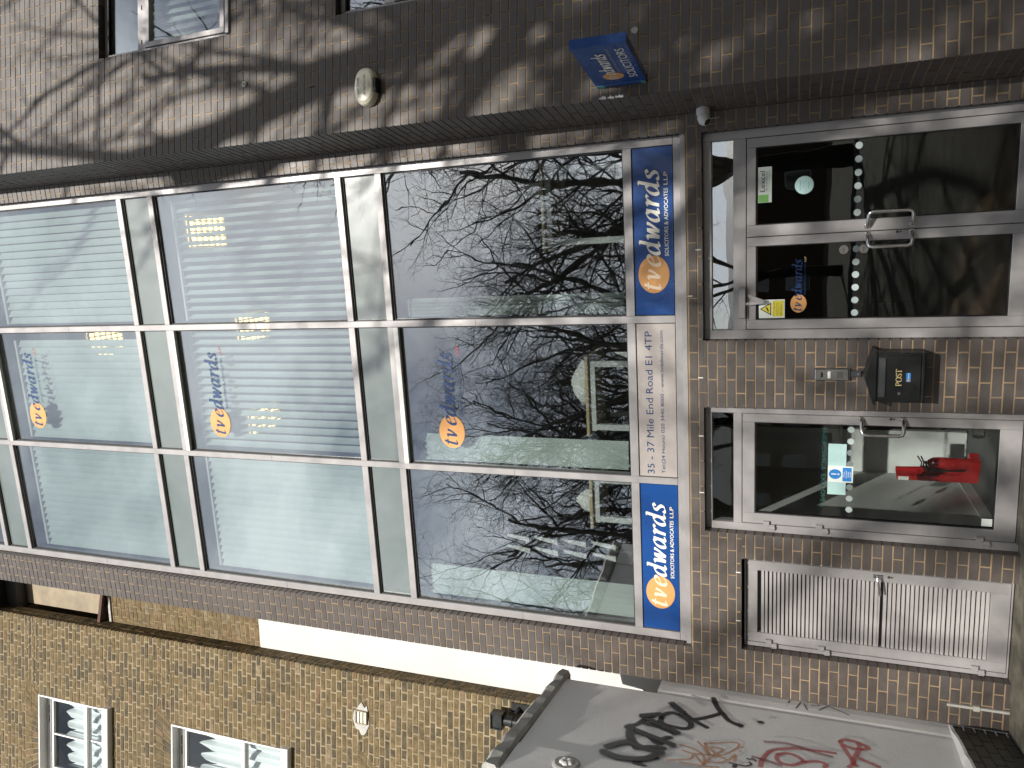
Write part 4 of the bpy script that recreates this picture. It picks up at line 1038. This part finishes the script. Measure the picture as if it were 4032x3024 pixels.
# rounded inner corner, stopping short of the coping
mb = MB(); pts = [(0.0, -.002), (.10, -.004), (.20, -.001), (.25, .006), (.284, .018)]
for (a, b), (c, d) in zip(pts, pts[1:]): mb.hexa([FF.p(a, b, 0), FF.p(c, d, 0), FF.p(c, d, 2.735), FF.p(a, b, 2.735), FF.p(a, .25, 0), FF.p(c, .25, 0), FF.p(c, .25, 2.72), FF.p(a, .25, 2.72)])
mb.build('cove', M['render'], SW)
mb = MB(); rg2 = random.Random(9); n = 22; prev = None
for k in range(n+1):
    s = .18+1.79*k/n; w_ = .012*rg2.uniform(-1, 1); zt = 3.665+.04*k/n+.008*rg2.uniform(-1, 1)
    prof = [FF.p(s, .0+w_*.3, 3.555+.02*k/n), FF.p(s, -.035+w_, 3.575+.02*k/n), FF.p(s, -.045+w_, zt-.03), FF.p(s, -.02+w_, zt-.005), FF.p(s, .10, zt+.01), FF.p(s, .27, zt-.02), FF.p(s, .27, 3.555)]
    if prev:
        for q in range(6): mb.quad(prev[q], prof[q], prof[q+1], prev[q+1])
    else: mb.poly(prof)
    prev = prof
mb.poly(prev[::-1]); mb.build('coping', M['lead'], SW)
mb = MB(); mb.lathe(FF.p(1.74, -.012, 3.13), U, [(.10, 0), (.10, .012), (.085, .02), (.06, .018), (0, .018)], 24); mb.build('roundel', M['lead'], SW)
for q in range(5):
    a = 2*math.pi*q/5; mb = MB(); mb.lathe(FF.p(1.74+.03*math.cos(a), -.03, 3.13+.03*math.sin(a)), U, [(.024, 0), (.02, .012), (0, .02)], 8); mb.build('petal', M['white'], SW)
# dark brick plinth with a chipped white ledge
PD = Vector((math.sin(R(15)), -math.cos(R(15)), 0)); PF = F(FP+U*.004, PD, Vector((-math.cos(R(15)), -math.sin(R(15)), 0)))
pb = lay(PF, (.02, 2.0, .0, .40), [], .075, .03, .06, rg=random.Random(8))
mb = MB(); mb.box(PF, .0, 2.0, .008, .07, 0, .402); pm = mb.build('plinth', M['mortar_dark'], SW)
for b in pb:
    mb = MB(); mb.box(b[0], b[1], b[2], b[6], .06, b[3], b[4], b[5]); mb.build('brick', M['plinth'], pm)
mb = MB(); prev = None
for k in range(17):
    s = .02+1.96*k/16; q = rg2.uniform(-.008, .008); pr = [PF.p(s, -.006+q, .403), PF.p(s, -.004+q, .425+q*.5), PF.p(s, .07+.09*s, .47+q), PF.p(s, .07+.09*s, .403)]
    if prev:
        for j in range(3): mb.quad(prev[j], pr[j], pr[j+1], prev[j+1])
    prev = pr
mb.build('plinth_ledge', M['white'], SW)
GRAF = {
    'black': [
        [(0.272,2.242),(0.427,2.184),(0.478,2.153),(0.591,2.092),(0.655,1.994)],
        [(0.48,2.16),(0.598,2.264),(0.684,2.37)],
        [(0.48,2.564),(0.583,2.462),(0.684,2.37),(0.782,2.244)],
        [(0.765,2.611),(0.685,2.605),(0.622,2.542),(0.671,2.449),(0.76,2.373),(0.854,2.392),(0.867,2.498),(0.834,2.599),(0.75,2.614)],
        [(0.693,2.623),(0.739,2.701),(0.899,2.763),(0.954,2.792)],
        [(0.894,2.751),(0.908,2.638),(0.973,2.482)],
        [(1.046,2.773),(1.088,2.669),(1.191,2.558),(1.091,2.538),(1.047,2.495)],
        [(1.318,2.717),(1.25,2.608),(1.236,2.508)],
        [(1.512,2.678),(1.44,2.615),(1.398,2.54)],
        [(1.523,2.676),(1.553,2.6)],
        [(0.544,1.861),(0.536,1.839)],
        [(0.225,2.254),(0.3,2.229)],
        [(0.648,2.013),(0.659,1.987)],
    ],
    'black2': [
        [(0.786,2.765),(0.822,2.707),(0.968,2.45)],
        [(1.014,2.844),(1.097,2.644),(1.175,2.454)],
        [(0.976,2.815),(1.154,2.79),(1.319,2.697)],
        [(1.382,2.919),(1.257,2.792),(1.303,2.653),(1.319,2.512)],
        [(1.461,2.935),(1.502,2.797),(1.457,2.624),(1.355,2.54)],
        [(0.786,2.765),(0.703,2.627)],
        [(0.469,2.575),(0.608,2.462)],
    ],
    'orange': [
        [(1.133,2.409),(1.151,2.322),(1.226,2.225),(1.363,2.203)],
        [(1.039,2.234),(1.009,2.159),(0.951,2.045),(0.957,1.991),(1.039,2.003),(1.176,2.096),(1.15,2.157),(1.039,2.234),(1.196,2.181)],
        [(1.034,2.289),(1.105,2.238),(1.206,2.174),(1.087,2.093),(1.082,2.182)],
        [(1.211,2.38),(1.231,2.3),(1.205,2.14),(1.228,2.057)],
        [(1.398,2.464),(1.359,2.376),(1.311,2.302),(1.25,2.286),(1.365,2.209)],
        [(1.392,2.372),(1.387,2.206),(1.365,2.102)],
        [(1.365,2.209),(1.255,2.175),(1.216,2.139)],
        [(1.32,2.185),(1.299,2.102),(1.225,2.035),(1.138,2.001),(1.247,1.999)],
        [(1.014,1.967),(1.007,1.95)],
        [(1.08,1.98),(1.073,1.963)],
    ],
    'red': [
        [(1.236,1.819),(1.138,1.812),(0.982,1.761),(0.905,1.66),(0.86,1.546),(0.835,1.305)],
        [(1.009,1.703),(1.075,1.713),(1.133,1.679),(1.133,1.602),(1.062,1.525),(1.015,1.437),(1.028,1.378),(1.084,1.385)],
        [(1.009,1.703),(0.971,1.636),(0.994,1.569),(1.059,1.52)],
        [(0.632,1.262),(0.739,1.239),(0.931,1.19),(1.02,1.222)],
        [(0.632,1.262),(0.59,1.225),(0.597,1.141),(0.66,1.067),(0.695,1.092),(0.715,1.176),(0.687,1.236)],
        [(0.621,1.137),(0.698,1.131),(0.931,1.19),(0.981,1.167)],
        [(0.862,1.137),(0.898,1.076),(0.94,1.016)],
    ],
    'maroon': [
        [(0.857,1.806),(0.828,1.661),(0.847,1.546),(0.892,1.434),(0.913,1.33)],
        [(1.128,1.88),(1.143,1.795),(1.18,1.678)],
    ],
    'scratch': [
        [(0.024,1.633),(0.122,1.652)],
        [(0.021,1.543),(0.158,1.581)],
        [(0.036,1.517),(0.148,1.493)],
        [(0.047,1.459),(0.027,1.389)],
        [(0.127,1.398),(0.026,1.326),(0.069,1.252),(0.13,1.17)],
    ],
    'scrawl': [
        [(1.266,2.034),(1.274,1.963),(1.273,1.916)],
        [(1.324,1.999),(1.296,2.004),(1.289,1.985),(1.32,1.988)],
        [(1.161,1.917),(1.169,1.891)],
        [(1.149,1.887),(1.177,1.852)],
        [(1.208,1.9),(1.237,1.882),(1.27,1.908)],
    ],

}

WID = {'black': .038, 'black2': .054, 'orange': .016, 'red': .030, 'maroon': .024, 'scratch': .010, 'scrawl': .012}
GM = {'black': 'gblack', 'black2': 'gblack', 'orange': 'gorange', 'red': 'gred', 'maroon': 'gmaroon', 'scratch': 'gscratch', 'scrawl': 'gblack'}
for key, strokes in GRAF.items():
    mb = MB(); mb.c = []
    for si, st in enumerate(strokes):
        P = catmull(st, 8) if len(st) > 2 else [Vector((st[0][0]+(st[1][0]-st[0][0])*q/4, st[0][1]+(st[1][1]-st[0][1])*q/4, 0)) for q in range(5)]
        d0 = (P[1]-P[0]).normalized(); d1 = (P[-1]-P[-2]).normalized(); hw = WID[key]*.95
        P = [P[0]-d0*hw*.8]+P+[P[-1]+d1*hw*.8]; dep = -.0035-.0007*si-{'black': 0, 'black2': .009, 'orange': 0, 'red': 0, 'maroon': .006, 'scratch': 0, 'scrawl': .001}[key]
        base = len(mb.v)
        for i, p in enumerate(P):
            d = (P[min(i+1, len(P)-1)]-P[max(i-1, 0)]).normalized(); nn = Vector((-d.y, d.x, 0)); end = 0.0 if i in (0, len(P)-1) else 1.0
            for t, cv in ((-1, 0), (-.45, .62), (0, .95), (.45, .62), (1, 0)):
                q = p+nn*hw*t; mb.v.append(tuple(FF.p(q.x, dep-(.012 if q.x > 1.56 else 0), q.y))); mb.c.append(cv*end)
        for i in range(len(P)-1):
            for t in range(4): mb.f.append((base+i*5+t, base+i*5+t+1, base+(i+1)*5+t+1, base+(i+1)*5+t)); mb.t.append(.5); mb.mi.append(0)
    mb.build('graffiti', M[GM[key]], SW)

# ------------------------------------------------------------------ the other side of the street
def grow_tree(seed, H=15.0, forks=4, lean=.0, bole=.19, girth=.0165, dens=(8, 7, 6, 5), thick=1.0):
    rg = random.Random(seed); trunk = MB(); crown = MB()
    KS = [10, 8, 6, 5, 3, 3]
    def branch(p, d, length, r, lvl):
        nseg = (5, 8, 6, 5, 4, 2)[lvl]; pts = [p.copy()]; rad = [r]; dirs = [d]
        r1 = r*(.72 if lvl == 0 else .30)
        for k in range(nseg):
            w_ = (.04, .10, .14, .17, .20, .2)[lvl]
            d = (d+Vector((rg.gauss(0, w_), rg.gauss(0, w_), rg.gauss(0, w_)*.6+(.06 if lvl else 0)))).normalized()
            p = p+d*length/nseg; pts.append(p.copy()); rad.append(r+(r1-r)*(k+1)/nseg); dirs.append(d)
        (trunk if lvl < 2 else crown).tube(pts, rad, KS[lvl], cap=(lvl < 2))
        if lvl == 5: return
        n = (forks,)[lvl] if lvl == 0 else dens[lvl-1]; az = rg.uniform(0, 6.28)
        for c in range(n):
            if lvl == 0: t = rg.uniform(.86, 1.0)
            else: t = .18+.82*(c+rg.random())/n
            f = min(t*nseg, nseg-1e-3); i = int(f); q = pts[i].lerp(pts[i+1], f-i); dd = dirs[i+1]; rr = rad[i]+(rad[i+1]-rad[i])*(f-i)
            az += 2.4+rg.uniform(-.5, .5); ang = R(rg.uniform(*((16, 40), (28, 60), (30, 65), (30, 70), (30, 75))[lvl]))
            a = dd.orthogonal().normalized(); b = dd.cross(a); nd_ = (dd*math.cos(ang)+(a*math.cos(az)+b*math.sin(az))*math.sin(ang)).normalized()
            ln = length*(1.0, .50, .56, .56, .5)[lvl]*rg.uniform(.75, 1.2)*(1.15-.45*t if lvl else 1)
            if lvl == 0: ln = (H-length)*rg.uniform(.75, 1.0)
            rc = max(rr*rg.uniform(.45, .68) if lvl else rr*rg.uniform(.42, .62), ((.1, .028, .010, .0055, .004)[lvl])*(thick if lvl < 3 else 1))
            branch(q, nd_, ln, rc, lvl+1)
    branch(Vector((0, 0, 0)), Vector((lean, 0, 1)).normalized(), H*bole, H*girth, 0)
    top = max(v[2] for v in crown.v); s = H/top          # bring the crown to its stated height
    for mb in (trunk, crown): mb.v = [(v[0]*s, v[1]*s, v[2]*s) for v in mb.v]
    return trunk, crown


TREES = [((6.6, 14.0, 15.5, 4.0), 4), ((-4.6, 23.0, 17.5, 1.1), 3), ((-7.6, 26.0, 19.0, 2.2), 2), ((-11.6, 23.5, 17.5, 4.4), 3), ((6.1, 10.6, 17.0, 3.3), 4), ((-1.8, 25.5, 17.0, 4.0), 2), ((13.5, 24.0, 20.0, 5.0), 1), ((-18.5, 25.0, 20.5, 5.5), 0), ((2.2, 22.0, 18.5, 1.7), 3), ((-10.0, 31.0, 20.0, .6), 0)]
TL = ['bare thick limbed tree standing behind the nearest tree, opposite the brick bay', 'bare thick limbed tree across the road opposite the middle glazing', 'bare fine twigged tree across the road between two thicker ones', 'bare thick limbed tree across the road opposite the slatted door', 'nearest bare thick limbed tree on the pavement opposite the brick bay', 'bare fine twigged tree across the road opposite the entrance', 'bare tree furthest along the street past the brick bay', 'bare tree furthest along the street past the yellow house', 'bare thick limbed tree across the road opposite the double doors', 'bare tree furthest back from the road, opposite the yellow house']
protos = []
for k in range(3):
    tr, crn = grow_tree(100+k*17, 15.0, (4, 5, 4)[k], (.05, -.04, .02)[k]); protos.append((tr, crn, None))
tr, crn = grow_tree(205, 15.0, 6, .02, bole=.27, girth=.026, dens=(8, 7, 6, 5), thick=2.2); protos.append((tr, crn, None))
tr, crn = grow_tree(205, 15.0, 6, .02, bole=.27, girth=.026, dens=(8, 7, 4, 3), thick=3.2); protos.append((tr, crn, None))
made = {}
for ((x, d, h, rot), pi), lab in zip(TREES, TL):
    T_ = empty('plane_tree', (x, -d, 0)); T_.rotation_euler = (0, 0, rot); s = h/15.0; T_.scale = (s, s, s); tag(T_, lab, 'tree', 'bare street trees')
    if pi not in made:
        a = protos[pi][0].build('trunk', M['bark'], None, True); b = protos[pi][1].build('crown', M['twig']); made[pi] = (a, b); first = True
    else:
        a, b = (o.copy() for o in made[pi]); col.objects.link(a); col.objects.link(b)
    a.parent = T_; b.parent = T_
OT = empty('opposite_terrace', (-4, -50, 0)); tag(OT, 'low dark brick terrace across the road', 'building')
f = F(BP - N*48, U, -N)
mb = MB(); mb.box(f, -70, 70, 0, 8, 0, 5.6); mb.build('wall', M['terrace'], OT)
mb = MB(); mb.hexa([f.p(-70, -.3, 5.601), f.p(70, -.3, 5.601), f.p(70, 3.6, 6.7), f.p(-70, 3.6, 6.7), f.p(-70, 8.2, 5.601), f.p(70, 8.2, 5.601), f.p(70, 4, 6.7), f.p(-70, 4, 6.7)]); mb.build('roof', M['slate'], OT)
for k in range(24):
    for z in (.9, 3.5):
        u = -42+k*3.5; W_ = MB(); W_.box(f, u, u+1.1, -.02, .05, z, z+1.6); W_.build('window', M['white'], OT); W_ = MB(); W_.box(f, u+.08, u+1.02, -.03, -.021, z+.08, z+1.52); W_.build('pane', M['spandrel'], OT)
